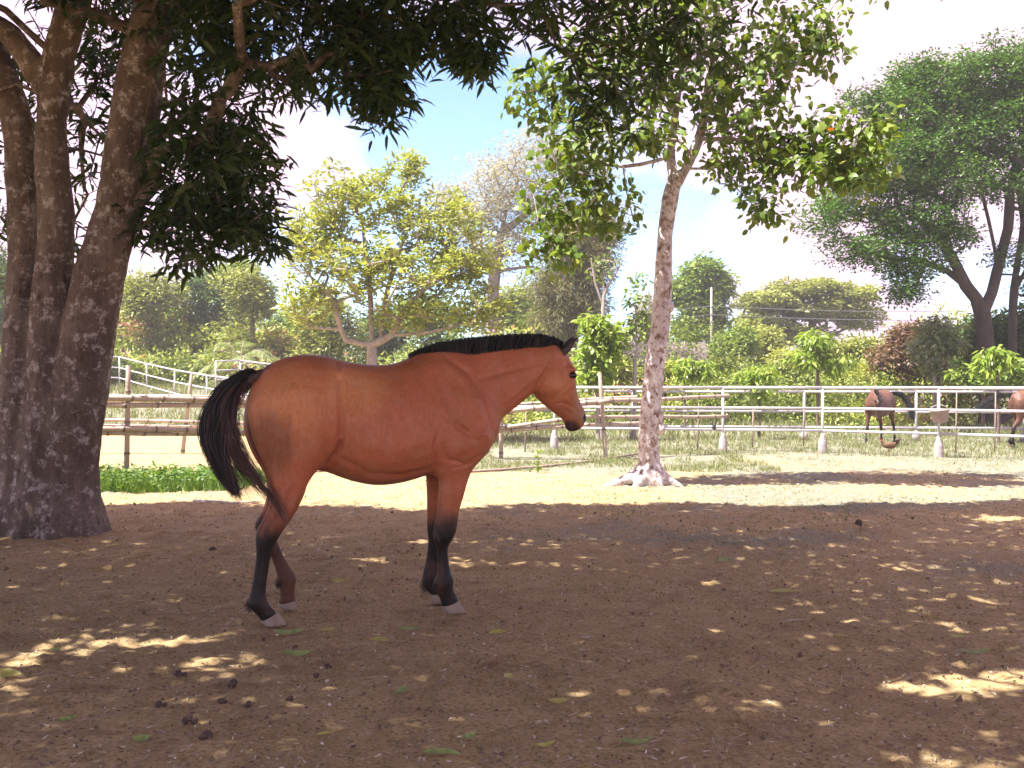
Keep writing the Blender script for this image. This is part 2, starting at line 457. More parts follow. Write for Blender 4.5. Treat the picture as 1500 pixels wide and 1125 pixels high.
def _L(pts, wd, amp, s=.2): return ([HP(a, b, s) for a, b in pts], wd, amp)
def _B(a, b, rx, rz, rot, amp, s=.2): return (HP(a, b, s), rx, rz, rot, amp)
REL_L = [_L([(496,533),(499,570),(500,620),(496,660),(484,682)], .020, -.013, .25),
    _L([(478,684),(492,664),(503,640)], .012, -.008, .25),
    _L([(462,600),(470,640),(462,680)], .05, .006), _L([(405,565),(398,610),(400,660)], .02, -.004), _L([(432,560),(425,610),(424,660),(428,700)], .018, -.005),
    _L([(380,590),(384,640),(394,690)], .015, -.006),
    _L([(662,524),(690,545),(708,575),(719,605),(722,632)], .017, -.011), _L([(655,530),(680,556),(697,590),(708,620)], .022, .006),
    _L([(640,545),(655,590),(668,625),(690,640)], .020, -.005), _L([(690,640),(708,634),(716,644)], .014, .006),
    _L([(640,628),(634,650),(636,680)], .014, -.009), _L([(642,640),(655,672),(680,680),(704,668)], .012, -.007), _L([(662,686),(684,682),(700,676)], .007, -.006),
    _L([(650,610),(680,630),(702,650)], .016, -.005), _L([(660,690),(664,720),(660,748)], .010, -.005), _L([(684,690),(676,725)], .010, .004),
    _L([(780,582),(755,600),(735,620),(722,640)], .013, -.007, .1), _L([(808,528),(780,536),(740,545),(700,556)], .016, -.005, .1), _L([(800,545),(770,566),(742,590)], .016, .004, .1),
    _L([(803,535),(796,550),(786,568),(784,577)], .009, -.007, 0), _L([(820,578),(836,566),(842,560)], .007, .004, -.05), _L([(812,592),(826,590),(838,596)], .008, -.005, -.07),
    _L([(838,580),(846,596),(852,608)], .006, .003, -.08), _L([(826,600),(838,606),(840,616)], .006, -.003, -.08), _L([(835,556),(831,562)], .006, -.003, -.04), _L([(832,545),(838,543),(843,547)], .004, .004, -.04),
    _L([(500,672),(540,694),(590,696),(630,686)], .020, -.005, .2),
    _L([(428,712),(415,745),(400,765)], .009, -.006), _L([(404,725),(395,750),(384,768)], .009, -.007), _L([(440,715),(424,750)], .014, .004),
    _L([(385,800),(381,830),(377,865)], .005, -.004), _L([(393,812),(388,850)], .006, .003), _L([(648,770),(650,792)], .012, .003), _L([(656,768),(658,790)], .006, -.003),
    _L([(402,880),(392,893)], .008, -.004), _L([(640,770),(645,790)], .006, -.004)] + \
    [_L([(p, 560), (p - 3, 610), (p - 12, 665)], .012, a, .28) for p, a in ((548,-.0022),(562,.002),(574,-.003),(587,.0025),(599,-.003),(612,.002),(624,-.003))]
REL_B = [_B(517,575,.055,.12,-.1,-.016,.25), _B(497,545,.03,.03,0,.008,.2), _B(425,580,.10,.07,.3,.010), _B(455,640,.06,.10,-.2,.006), _B(670,655,.07,.05,.3,.008), _B(708,645,.05,.06,0,.006),
    _B(690,600,.05,.10,-.5,.005), _B(812,566,.05,.045,0,.005,-.03), _B(830,532,.02,.03,-.4,-.006,-.05), _B(585,650,.16,.10,0,.006,.25), _B(742,560,.10,.06,.6,.004,.1)]

V, f = sculpt_horse(torso, neck, head, [hind_near, hind_far, fore_near, fore_far], 0.008, main_muscles)
V = relief(V, f, True, REL_L, REL_B); V = relief(V, f, False, REL_L, REL_B)

def coat_attrs(V, tr, muzzle, eye):
    """tr: list of (x centre, y sign, z knee) for the four legs"""
    nz = fbm(V * 9.0, 3)
    z = V[:, 2] + (nz - .5) * .16
    return z, nz
zz, nzv = coat_attrs(V, None, None, None)
MUZ = HP(843, 626, -.14); NOSE = HP(853, 600, -.13)
zz = zz + .10 * (fbm(V * [26, 26, 7], 3) - .5) - .06 * (V[:, 0] < -.3) - .05 * (V[:, 0] > 0) * (V[:, 1] < 0)
dark = 1 - sstep(.44, .68, zz)
dark *= 1 - .10 * sstep(.50, .62, fbm(V * [14, 14, 8] + 3, 3)) * sstep(.05, .15, V[:, 2]) * sstep(.6, .4, V[:, 2])
dark = np.maximum(dark, .35 * (1 - sstep(.02, .30, np.abs(V[:, 2] - 1.62) + 5 * np.abs(V[:, 1]) * 0)) * 0)
dm = np.linalg.norm((V - MUZ) * np.array([1, .6, 1]), axis=1)
dm = np.linalg.norm((V - HP(836, 629, -.13)) * np.array([1, .5, 1]), axis=1); muz = .9 * (1 - sstep(.045, .085, dm + (nzv - .5) * .03))
muz = np.maximum(muz, 1 - sstep(.018, .045, np.linalg.norm((V - HP(858, 613, -.14)) * np.array([1, .4, 1]), axis=1))); muz = np.maximum(muz, .75 * (1 - sstep(.015, .034, np.linalg.norm((V - HP(840, 549, -.02)) * np.array([.8, 1, 1]), axis=1))))
# pastern of the far hind foot is worn brown
tan = .9 * (1 - sstep(.05, .13, np.linalg.norm(V - NOSE, axis=1)))
hf = HP(420, 860, -.16); tan = np.maximum(tan, .25 * (1 - sstep(.08, .28, np.linalg.norm((V - hf) * np.array([1, 1, .8]), axis=1))))
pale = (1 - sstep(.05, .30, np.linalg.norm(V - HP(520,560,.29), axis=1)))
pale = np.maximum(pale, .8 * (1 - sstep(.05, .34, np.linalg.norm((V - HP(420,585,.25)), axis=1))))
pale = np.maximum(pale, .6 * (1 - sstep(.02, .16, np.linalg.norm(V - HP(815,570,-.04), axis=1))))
sooty_shade = .75 * (1 - sstep(.08, .20, np.linalg.norm((V - HP(392,650,.22)) * np.array([1, .4, .8]), axis=1)))
sooty_shade = np.maximum(sooty_shade, .5 * (1 - sstep(.0, .10, np.abs(V[:, 2] - (1.56 - .02)) + .3 * np.abs(V[:, 0] - 0.3))))
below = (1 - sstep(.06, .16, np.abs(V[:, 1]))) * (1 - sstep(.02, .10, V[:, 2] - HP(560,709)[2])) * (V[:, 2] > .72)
sooty_shade = np.maximum(sooty_shade, .35 * below)  # underside of the belly darkened: shade put into the coat colour
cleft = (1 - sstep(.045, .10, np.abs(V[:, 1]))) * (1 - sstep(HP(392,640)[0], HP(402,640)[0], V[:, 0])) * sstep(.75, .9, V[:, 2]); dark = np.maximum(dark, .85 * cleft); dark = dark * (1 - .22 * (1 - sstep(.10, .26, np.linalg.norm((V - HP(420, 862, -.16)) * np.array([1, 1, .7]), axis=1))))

def horse_mat(name, base, red, gold):
    m, nt, b, o = new_mat(name)
    v = coords(nt)
    n1 = noise(nt, v, 4.5, 4); n2 = noise(nt, coords(nt, (30, 30, 90)), 6, 4, .7)
    c = mixc(nt, ramp(nt, n1, [(.35, 0.0), (.65, 1.0)]), base, red)
    c = mixc(nt, math_n(nt, 'MULTIPLY', attr(nt, 'pale'), 1.0), c, gold)
    c = mixc(nt, attr(nt, 'sooty_shade'), c, tuple(x * .42 for x in base))
    n4 = noise(nt, coords(nt, (22, 22, 9)), 3, 6, .75); n5 = noise(nt, v, 11, 5, .65)
    c = mixc(nt, ramp(nt, n4, [(.35, .34), (.55, .0)]), c, tuple(x * .5 for x in base)); c = mixc(nt, ramp(nt, n4, [(.55, .0), (.75, .30)]), c, (.55, .28, .16)); c = mixc(nt, ramp(nt, n5, [(.5, .0), (.72, .25)]), c, (.40, .24, .16))
    c = mixc(nt, attr(nt, 'tan'), c, (.30, .16, .085))
    dk = mixc(nt, ramp(nt, n2, [(.3, 0.0), (.75, 1.0)]), (.003, .0035, .0025), (.020, .014, .009))
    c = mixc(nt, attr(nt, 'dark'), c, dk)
    nt.links.new(c, b.inputs['Base Color'])
    b.inputs['Roughness'].default_value = .52
    b.inputs['Specular IOR Level'].default_value = .28
    b.inputs['Sheen Weight'].default_value = .04; b.inputs['Sheen Roughness'].default_value = .4
    b.inputs['Sheen Tint'].default_value = (1, .75, .65, 1)
    h1 = bump(nt, b, n4, .35, .004)
    bump(nt, b, noise(nt, v, 12, 4), .3, .015, h1)
    return m
M_bay = horse_mat('bay_coat', (.33, .108, .043), (.40, .120, .058), (.52, .215, .085))
M_hair = plain_mat('black_hair', (.006, .006, .005), .6, .5, 60, 0)
M_hair2 = plain_mat('rusty_tail_hair', (.06, .022, .013), .42, .4, 60, 0)
M_hoof = plain_mat('grey_hoof_horn', (.25, .19, .13), .6, .22, 22, .35, stretch=(1, 1, .3))
M_hoofd = plain_mat('dark_hoof_horn', (.10, .07, .06), .6, .3, 22, .4)
m_, nt_, b_, o_ = new_mat('eye_gloss'); b_.inputs['Base Color'].default_value = (.008, .005, .004, 1); b_.inputs['Roughness'].default_value = .08
M_eye = m_

horse = empty('horse', (HO[0], HO[1], 0), HY)
tag(horse, 'large bay horse with black cropped mane standing side-on in the foreground shade', 'horse')
body_me = mesh('body', V, f, M_bay, True, {'dark': np.clip(np.maximum(dark, muz), 0, 1), 'tan': tan, 'pale': pale, 'sooty_shade': sooty_shade})
body = link('body', body_me, horse)

def hoof(parent, tf, th, bf, bh, w, mat, label=None):
    """tf, th: front and heel of the coronet; bf, bh: toe and heel on the ground"""
    rows = []
    n = 18; ph = np.arange(n) * 2 * math.pi / n
    for t in (0, .06, .35, .7, 1.0):
        A = tf + (bf - tf) * t; B = th + (bh - th) * t
        C = (A + B) / 2; H = (A - B) / 2
        wd = w * (1.0 + .32 * t) * (1.0 if t != 0 else .93)
        c, s = np.cos(ph), np.sin(ph)
        rows.append(C + H * (np.sign(c) * np.abs(c)**.9)[:, None] + np.array([0, 1, 0]) * (wd * s * (1 - .12 * c))[:, None])
    rows.append(rows[-1] * .0 + rows[-1].mean(0) + (rows[-1] - rows[-1].mean(0)) * .8 + np.array([0, 0, .004]))
    V = np.concatenate(rows); k = len(rows)
    i = np.arange(k - 1)[:, None] * n; j = np.arange(n)[None]
    q = np.stack([i + j, i + n + j, i + n + (j + 1) % n, i + (j + 1) % n], -1).reshape(-1, 4)
    V = np.vstack([V, rows[-1].mean(0), rows[0].mean(0)])
    t3 = [(len(V) - 2, (k - 1) * n + (b + 1) % n, (k - 1) * n + b) for b in range(n)] + [(len(V) - 1, b, (b + 1) % n) for b in range(n)]
    o = link('hoof', mesh('hoof', V, [q, np.array(t3)], mat, True), parent)
    if label: o['label'] = label
    return o
def g0(p, z=0.004): p = p.copy(); p[2] = z; return p
hoof(horse, HP(407,896,.17), HP(382,911,.17), g0(HP(421.5,916,.17)), g0(HP(387,919,.17)), .038, M_hoof)
hoof(horse, HP(434,879,-.16), HP(406,885,-.16), g0(HP(436,903,-.16), .006), g0(HP(407,893,-.16), .045), .037, M_hoof, 'hind hoof tipped up on its toe')
hoof(horse, HP(672.5,879,.13), HP(647,889,.13), g0(HP(683,899,.13)), g0(HP(652,901,.13)), .038, M_hoof)
hoof(horse, HP(650,868,-.19), HP(630,871,-.19), g0(HP(655,884,-.19)), g0(HP(632,884,-.19)), .036, M_hoof, 'pale forehoof of the far leg')
for a in (HP(421.5,916,.17), HP(436,903,-.16), HP(683,899,.13), HP(655,884,-.19)): print('hoof z', a)

bvh_body = BVHTree.FromPolygons([tuple(v) for v in V], [tuple(int(i) for i in q) for ff in f for q in ff])
# eye with lid
def surf(px, py, s, inset=0.0):
    """the near-side surface of the body under a traced point"""
    o = Vector((0, 0, CAM_H)); d0 = HP(px, py, s)
    wld = np.array([HO[0] + d0[0] * hh[0] + (-d0[1]) * hn[0], HO[1] + d0[0] * hh[1] + (-d0[1]) * hn[1], d0[2]])
    # camera in the horse's own frame
    cl = np.array([-HO[0], -HO[1]]); cm = Vector((float(cl @ hh), float(-(cl @ hn)), CAM_H))
    dr = (Vector(d0) - cm).normalized()
    hit = bvh_body.ray_cast(cm, dr)
    if hit[0] is None: return d0, Vector((0, -1, 0))
    return np.array(hit[0] + hit[1] * inset), hit[1]
ep, en = surf(838.5, 549.5, -.03)
mb = MB()
ph = np.linspace(0, math.pi, 9)
mb.lathe((0, 0, 0), [(max(1e-4, .019 * math.sin(a)), .019 * math.cos(a)) for a in ph], 16)
eye = mb.obj('eye', M_eye, horse); eye.location = ep + np.array(en) * -.006; eye.scale = (1.45, .9, 1.05)
# ears
def ear(base, tip, w, mat, side):
    base = np.array(base); tip = np.array(tip); d = tip - base; L = np.linalg.norm(d); d /= L
    s = np.array(side, float); s -= d * (s @ d); s /= np.linalg.norm(s); q = np.cross(d, s)
    rows = []; n = 14; ph = np.linspace(-2.35, 2.35, n)
    for t, r in ((0, .62), (.15, .85), (.35, 1.0), (.6, .86), (.8, .55), (.93, .26), (1.0, .03)):
        c = base + d * L * t + s * .012 * math.sin(t * 3)
        ring = c + w * r * (s * np.cos(ph)[:, None] * .75 + q * np.sin(ph)[:, None])
        rows.append(ring); 
    inner = [base + d * L * 0 + (r - base) * .9 + s * -.004 for r in rows]
    V = np.concatenate(rows + inner); k = len(rows)
    F = []
    for a in range(k - 1):
        for b in range(n - 1):
            F.append((a*n+b, a*n+b+1, (a+1)*n+b+1, (a+1)*n+b)); o2 = k*n
            F.append((o2+a*n+b, o2+(a+1)*n+b, o2+(a+1)*n+b+1, o2+a*n+b+1))
        F.append((a*n, (a+1)*n, k*n+(a+1)*n, k*n+a*n)); F.append((a*n+n-1, k*n+a*n+n-1, k*n+(a+1)*n+n-1, (a+1)*n+n-1))
    return V, np.array(F)
eV, eF = ear(HP(822,521,-.055), HP(845.5,495,-.045), .028, None, (-.7, -.6, .1))
z_ = np.zeros(len(eV)); M_ear = plain_mat('dark_brown_ear', (.030, .018, .014), .55, .5, 40, .2)
link('ear', mesh('ear', eV, eF, M_ear, True), horse)
eV, eF = ear(HP(829,513,-.125), HP(841,493,-.15), .026, None, (-.3, .8, .1))
link('ear', mesh('ear', eV, eF, M_ear, True), horse)

def ribbons(paths, widths, taper=1.0, rnd=None):
    """paths (n, m, 3) -> thin three-sided hairs joined in one mesh"""
    n, m, _ = paths.shape
    T = np.gradient(paths, axis=1); T /= np.linalg.norm(T, axis=2)[..., None] + 1e-9
    ref = rs.normal(size=(n, 1, 3)); A = np.cross(T, ref); A /= np.linalg.norm(A, axis=2)[..., None] + 1e-9
    t = np.linspace(0, 1, m)
    wd = widths[:, None, None] * (1 - taper * t[None, :, None] ** 2) + .0003
    V = np.stack([paths - A * wd, paths + A * wd], 2).reshape(-1, 3)
    i = np.arange(n)[:, None] * m * 2; j = np.arange(m - 1)[None] * 2
    q = np.stack([i + j, i + j + 1, i + j + 3, i + j + 2], -1).reshape(-1, 4)
    return V, q
def bez(P, m):
    """P (n,4,3)"""
    t = np.linspace(0, 1, m)[None, :, None]
    return ((1-t)**3)*P[:, None, 0] + 3*((1-t)**2)*t*P[:, None, 1] + 3*(1-t)*t*t*P[:, None, 2] + t**3*P[:, None, 3]

# roached mane
base_l = [(600,524,0), (620,520,0), (645,519,0), (680,517.5,-.01), (715,513,-.02), (750,509,-.04), (783,506,-.07), (808,507,-.09), (822,512,-.095)]
top_l = [(603,516), (622,508), (645,500.5), (682,494), (722,490.5), (760,488), (790,488.5), (810,493), (823,500)]
n = 15000
u = rs.rand(n) * (len(base_l) - 1); i0 = np.minimum(u.astype(int), len(base_l) - 2); fu = (u - i0)[:, None]
B = np.array([HP(a, b, c) for a, b, c in base_l]); T_ = np.array([HP(a, b, base_l[k][2]) for k, (a, b) in enumerate(top_l)])
Bp = B[i0] * (1 - fu) + B[i0 + 1] * fu; Tp = T_[i0] * (1 - fu) + T_[i0 + 1] * fu
off = rs.normal(size=(n, 1)) * .016; off = np.clip(off, -.035, .035)
ln = (.80 + .22 * rs.rand(n, 1)) * (1 - .10 * (np.abs(off) / .035))
P0 = Bp + np.hstack([rs.normal(size=(n, 1)) * .004, off, -.022 - 5 * off**2])
P3 = P0 + (Tp - Bp + [0, 0, .022]) * ln + np.hstack([rs.normal(size=(n, 1)) * .009, off * .25 + rs.normal(size=(n, 1)) * .006, rs.normal(size=(n, 1)) * .003])
mid = (P0 + P3) / 2
Vr, q = ribbons(bez(np.stack([P0, mid, mid, P3], 1), 4), np.full(n, .0018), .7)
o = link('mane', mesh('mane', Vr, q, M_hair, False), horse)

# tail: hairs falling from the dock in two sweeps
def J(n, s): return rs.normal(size=(n, 3)) * s
def sweep(n, pts, s, wd, m=16, lens=(.8, 1.05)):
    """pts: control outline as list of ((px,py,s) inner, (px,py,s) outer)"""
    inn = np.array([HP(*a) for a, b in pts]); outr = np.array([HP(*b) for a, b in pts]); k = len(pts)
    f = rs.rand(n, 1, 1) ; C = inn[None] * (1 - f) + outr[None] * f + np.cumsum(rs.normal(size=(n, k, 3)) * np.array([s, s * 1.4, s]) * .55, 1) * (np.arange(k) > 0)[None, :, None]
    L = lens[0] + (lens[1] - lens[0]) * rs.rand(n); t = np.linspace(0, 1, m)[None] * L[:, None] * (k - 1)
    P = np.concatenate([2*C[:, :1]-C[:, 1:2], C, 2*C[:, -1:]-C[:, -2:-1]], 1)
    i = np.clip(t.astype(int), 0, k - 2); ft = (t - i)[..., None]; ar = np.arange(n)[:, None]
    p0, p1, p2, p3 = P[ar, i], P[ar, i+1], P[ar, i+2], P[ar, i+3]
    Q = .5 * (2*p1 + (-p0+p2)*ft + (2*p0-5*p1+4*p2-p3)*ft**2 + (-p0+3*p1-3*p2+p3)*ft**3)
    return ribbons(Q, np.full(n, wd) * (.6 + .8 * rs.rand(n)), .85)
def hair(name, parent, mat, parts):
    V = []; Q = []; n0 = 0
    for v, q in parts: V.append(v); Q.append(q + n0); n0 += len(v)
    return link(name, mesh(name, np.concatenate(V), [np.concatenate(Q)], mat, False), parent)
main_sw = [((380,556,0),(378,546,.0)), ((364,560,.0),(352,549,.0)), ((347,580,.0),(325,566,.0)), ((336,610,.03),(303,598,.0)), ((329,643,.05),(296,632,.02)), ((334,678,.06),(306,668,.04)), ((345,712,.08),(327,702,.05)), ((352,732,.08),(344,722,.06))]
tail = hair('tail', horse, M_hair, [sweep(3000, main_sw, .009, .0013, 20, (.66, 1.0)),
    sweep(480, [((376,552,0),(374,548,0)), ((362,556,.02),(356,552,.02)), ((348,574,.03),(330,570,.02)), ((340,610,.05),(312,602,.03)), ((348,650,.06),(320,642,.04)), ((378,700,.14),(345,690,.06)), ((402,732,.2),(366,722,.10))], .010, .0011, 20, (.7, 1.0)),
    sweep(900, [((382,549,.02),(378,546,-.02)), ((370,546,.02),(364,544,0)), ((358,547,.03),(350,550,0)), ((350,556,.03),(340,562,0))], .010, .0013, 8, (.5, 1.0))])
tail2 = hair('tail_wisps', tail, M_hair2, [
    sweep(150, [((372,556,.02),(368,552,.02)), ((354,574,.04),(340,568,.04)), ((346,610,.06),(322,600,.05)), ((356,648,.10),(330,646,.08)), ((382,700,.19),(365,696,.16)), ((408,735,.26),(398,738,.24)), ((428,770,.27),(414,765,.26))], .008, .0011, 22, (.75, 1.05)),
    sweep(110, main_sw, .014, .0011, 20, (.75, 1.05)),
    sweep(40, [((372,560,.02),(370,556,.02)), ((350,600,.05),(345,590,.05)), ((350,650,.10),(335,640,.09)), ((350,690,.12),(335,690,.1)), ((372,730,.15),(345,725,.12)), ((385,742,.2),(360,738,.15))], .014, .0009, 20, (.75, 1.0))])
def feather(px, py, s_, n=120):
    c = HP(px, py, s_); p0 = c + rs.normal(size=(n, 3)) * [.010, .016, .016]; dd = np.c_[rs.normal(size=n) * .012 - .016, rs.normal(size=n) * .008, -.020 - .016 * rs.rand(n)]
    return ribbons(bez(np.stack([p0, p0 + dd * .4 + [-.01, 0, 0], p0 + dd * .8, p0 + dd], 1), 5), np.full(n, .0012), .8)
for px, py, s_ in ((369,884,.17),(642,855,.13),(412,852,-.16),(625,855,-.19)):
    v_, q_ = feather(px, py, s_); link('fetlock_hair', mesh('fetlock_hair', v_, q_, M_hair, False), horse)
# dock: the fleshy root of the tail
S = Sculpt((-1.2, -.12, .9), (-.55, .12, 1.7), .010)
S.loft([hs((388,556),(384,540),.05), hs((374,564),(370,544),.042), hs((356,574),(348,552),.034), hs((340,590),(330,570),.026), hs((330,612),(316,600),.018)], k=.02)
Vd, fd = S.poly()
link('dock', mesh('dock', Vd, fd, plain_mat('dock_hair', (.05, .022, .016), .5, .5, 60, .5), True), tail)

# brand: pale freeze marks on the shoulder
def stroke(pts, wd=.0030):
    P = []
    for px, py in pts:
        p, n_ = surf(px, py, .2); P.append(p + np.array(n_) * .0012)
    P = np.array(P); nn = len(P)
    T = np.gradient(P, axis=0); T /= np.linalg.norm(T, axis=1)[:, None] + 1e-9
    U = np.cross(T, np.array([0, -1, 0.])); U /= np.linalg.norm(U, axis=1)[:, None] + 1e-9
    jit = wd * (.7 + .5 * rs.rand(nn, 1))
    V = np.concatenate([P - U * jit, P + U * jit])
    return V, np.array([(a, a + 1, nn + a + 1, nn + a) for a in range(nn - 1)])
def dens(p, m=7):
    p = np.array(p, float); t = np.linspace(0, len(p) - 1, m * (len(p) - 1) + 1)
    return np.stack([np.interp(t, range(len(p)), p[:, k]) for k in (0, 1)], 1)
M_brand = plain_mat('pale_brand_hair', (.46, .25, .20), .7, .3, 80, 0)
for st in ([(681,586),(685.5,585)], [(683.5,585.5),(684.2,590)], [(679,612),(679.3,617.5),(681,620),(683.4,618.5),(684.2,612.5)], [(686.4,621),(688,613.5),(690,612),(691.3,620.5)], [(687,617.5),(690.8,617)],
           [(690,634.2),(686.6,634.8),(686.8,638),(689.6,638.4),(690.2,641.5),(688.4,643.6),(686,642.8)]):
    v_, q_ = stroke(dens(st)); link('brand_mark', mesh('brand_mark', v_, q_, M_brand), horse)
# ------------------------------------------------------------------ ground
def hill(x, y):
    """terrain: flat yard, rising gently at the back left"""
    x = np.asarray(x, float); y = np.asarray(y, float)
    return 1.25 * sstep(23, 44, y) * sstep(-4, -13, x) + 0.9 * sstep(45, 90, y)
def gh(x, y):
    x = np.asarray(x, float); y = np.asarray(y, float)
    p = np.stack([x, y, np.zeros_like(x)], -1)
    n = (fbm(p * .55, 2) - .5) * .05 + (fbm(p * 3.1 + 9, 3) - .5) * .022
    r = np.sqrt(((x + 0.8) / 1.6)**2 + ((y - 6.1) / 1.0)**2)
    return hill(x, y) + n * sstep(.8, 1.6, r) - .0 + 0.001
def graded(a, b, lo, hi, d):
    mid = np.arange(lo, hi + d, d); outl = []; s = d; x = lo
    while x > a: s *= 1.12; x -= s; outl.append(x)
    outr = []; s = d; x = mid[-1]
    while x < b: s *= 1.12; x += s; outr.append(x)
    return np.array(outl[::-1] + list(mid) + outr)
gx = graded(-130, 130, -7, 8, .05); gy = graded(-40, 150, 1.8, 15, .05)
GX, GY = np.meshgrid(gx, gy, indexing='ij')
GZ = gh(GX, GY)
p3 = np.stack([GX, GY, GX * 0], -1)
GZ0 = GZ
nearw = sstep(22, 12, GY) * (np.abs(GX) < 14)
fine = (fbm(p3 * 13, 3) - .5)
for _ in range(420):
    hx, hy = rs.uniform(-6, 7), 2.6 + 10 * rs.rand()**1.2
    if abs(hx) > hy * .62: continue
    i0, i1 = np.searchsorted(gx, [hx - .25, hx + .25]); j0, j1 = np.searchsorted(gy, [hy - .25, hy + .25])
    an = rs.rand() * 6.28; dx_, dy_ = GX[i0:i1, j0:j1] - hx, GY[i0:i1, j0:j1] - hy; u_ = (dx_ * math.cos(an) + dy_ * math.sin(an)) / .075; w_ = (-dx_ * math.sin(an) + dy_ * math.cos(an)) / .06
    r_ = np.sqrt(u_**2 + w_**2); GZ[i0:i1, j0:j1] += (-.016 * np.exp(-r_**2 * 1.2) + .008 * np.exp(-((r_ - 1.5) / .45)**2)) * sstep(0, .5, np.hypot(hx + .8, hy - 6.1) - .9)
GZ = GZ + nearw * (fine * .022 + np.clip(fbm(p3 * 22 + 4, 2) - .60, 0, 1) * .10)
nx, ny = GX.shape
i = np.arange(nx - 1)[:, None] * ny; j = np.arange(ny - 1)[None]
q = np.stack([i + j, i + ny + j, i + ny + j + 1, i + j + 1], -1).reshape(-1, 4)
# where grass grows: beyond the fence, a band under the bamboo, little in the yard
def fence_line(x):   # y of the near pipe fence
    return np.interp(x, [-12, 1.0, 4.3, 6.3, 8.3, 14], [24.5, 21.4, 20.6, 20.2, 18.9, 16.5])
nn = fbm(p3 * .7 + 3, 3)
ed = fence_line(GX) - .9 + (nn - .5) * 1.8
grass = sstep(-.4, .8, GY - ed) * .9
band = np.interp(GX, [-30, -8, -3, -1.2, -.4, 3, 4.5, 30], [0, 0, 0, .2, 1, .9, 0, 0]) * sstep(15.6, 16.8, GY + (nn - .5) * 1.2)
grass = np.maximum(grass, .85 * band)
patch = sstep(1.1, .6, np.abs(GY - 13.9 - .08 * (GX + 5)) + (nn - .5) * .8) * sstep(-3.3, -4.1, GX + (nn-.5))
grass = np.maximum(grass, patch)
# trodden yard beyond the left bamboo fence
yard = sstep(-2.2, -4.0, GX) * sstep(14.8, 15.6, GY) * sstep(30, 26, GY)
grass = grass * (1 - .93 * yard)
lawn = sstep(10.2, 12.0, GY) * sstep(0.5, 3, GX) * .34 * (1 - grass) + .26 * sstep(9, 13, GY) * sstep(-7, -3, GX) * sstep(.36, .6, fbm(p3 * .9 + 51, 3)) * (1 - grass) + .30 * sstep(6.2, 8.2, GY) * sstep(10.8, 10.0, GY) * sstep(-1.0, 2.0, GX) * sstep(.40, .58, fbm(p3 * .8 + 12, 3))  # thin grass; its cover also darkens the sunlit strip past the shade
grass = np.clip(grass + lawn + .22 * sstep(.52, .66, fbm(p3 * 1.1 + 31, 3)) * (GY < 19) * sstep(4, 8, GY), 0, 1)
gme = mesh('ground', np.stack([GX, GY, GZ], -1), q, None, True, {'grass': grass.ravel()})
m, nt, b, o = new_mat('dirt_and_thin_grass')
v = coords(nt)
n1 = noise(nt, v, .9, 6, .6); n2 = noise(nt, v, 9, 8, .75); n3 = noise(nt, v, 48, 6, .75); n4 = noise(nt, v, 3.2, 5, .6)
dirt = mixc(nt, ramp(nt, n1, [(.35, 0.0), (.65, 1.0)]), (.30, .205, .088), (.41, .29, .132))
dirt = mixc(nt, ramp(nt, n2, [(.40, .0), (.62, .8)]), dirt, (.46, .325, .175))
dirt = mixc(nt, ramp(nt, n3, [(.34, .9), (.50, 0.0)]), dirt, (.13, .082, .042))
dirt = mixc(nt, ramp(nt, n3, [(.56, 0.0), (.68, .65)]), dirt, (.56, .44, .32))
dirt = mixc(nt, ramp(nt, n4, [(.52, 0.0), (.70, .5)]), dirt, (.19, .115, .065))
sep = nt.nodes.new('ShaderNodeSeparateXYZ'); nt.links.new(v, sep.inputs[0])
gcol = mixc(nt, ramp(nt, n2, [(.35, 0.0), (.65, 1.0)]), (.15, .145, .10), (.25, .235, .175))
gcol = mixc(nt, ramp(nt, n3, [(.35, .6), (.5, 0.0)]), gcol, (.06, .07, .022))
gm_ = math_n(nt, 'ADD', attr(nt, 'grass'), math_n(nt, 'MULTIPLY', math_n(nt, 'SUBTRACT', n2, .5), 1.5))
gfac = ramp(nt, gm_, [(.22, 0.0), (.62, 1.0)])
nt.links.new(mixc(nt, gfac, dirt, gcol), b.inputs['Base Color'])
b.inputs['Roughness'].default_value = .95; b.inputs['Specular IOR Level'].default_value = .15
h = bump(nt, b, n3, .55, .012); bump(nt, b, n2, .5, .035, h)
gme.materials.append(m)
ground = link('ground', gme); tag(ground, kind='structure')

def inview(x, y, margin=.06):
    return np.abs(x / np.maximum(y, .1)) < 750 / F + margin

# ------------------------------------------------------------------ leaf and blade scattering
LANCE = (np.array([(0,0,0),(.28,.5,.03),(.28,-.5,.03),(.68,.42,-.05),(.68,-.42,-.05),(1,0,-.20)], float), np.array([(0,2,1),(1,2,4),(1,4,3),(3,4,5)]))
DIAM = (np.array([(0,0,0),(.42,.5,.06),(.42,-.5,.06),(1,0,-.08)], float), np.array([(0,3,1),(0,2,3)]))
ROUND = (np.array([(0,0,0),(.22,.46,.05),(.22,-.46,.05),(.62,.42,.03),(.62,-.42,.03),(1,0,-.10)], float), np.array([(0,2,1),(1,2,4),(1,4,3),(3,4,5)]))
def orient(d, roll):
    """(n,3) directions -> (n,3,3) frames, columns: along, across, normal"""
    d = d / (np.linalg.norm(d, axis=1)[:, None] + 1e-9)
    up = np.tile([0, 0, 1.0], (len(d), 1)); up[np.abs(d[:, 2]) > .98] = (1, 0, 0)
    a = np.cross(up, d); a /= np.linalg.norm(a, axis=1)[:, None] + 1e-9; n = np.cross(d, a)
    c, s = np.cos(roll)[:, None], np.sin(roll)[:, None]
    return np.stack([d, a * c + n * s, -a * s + n * c], -1)
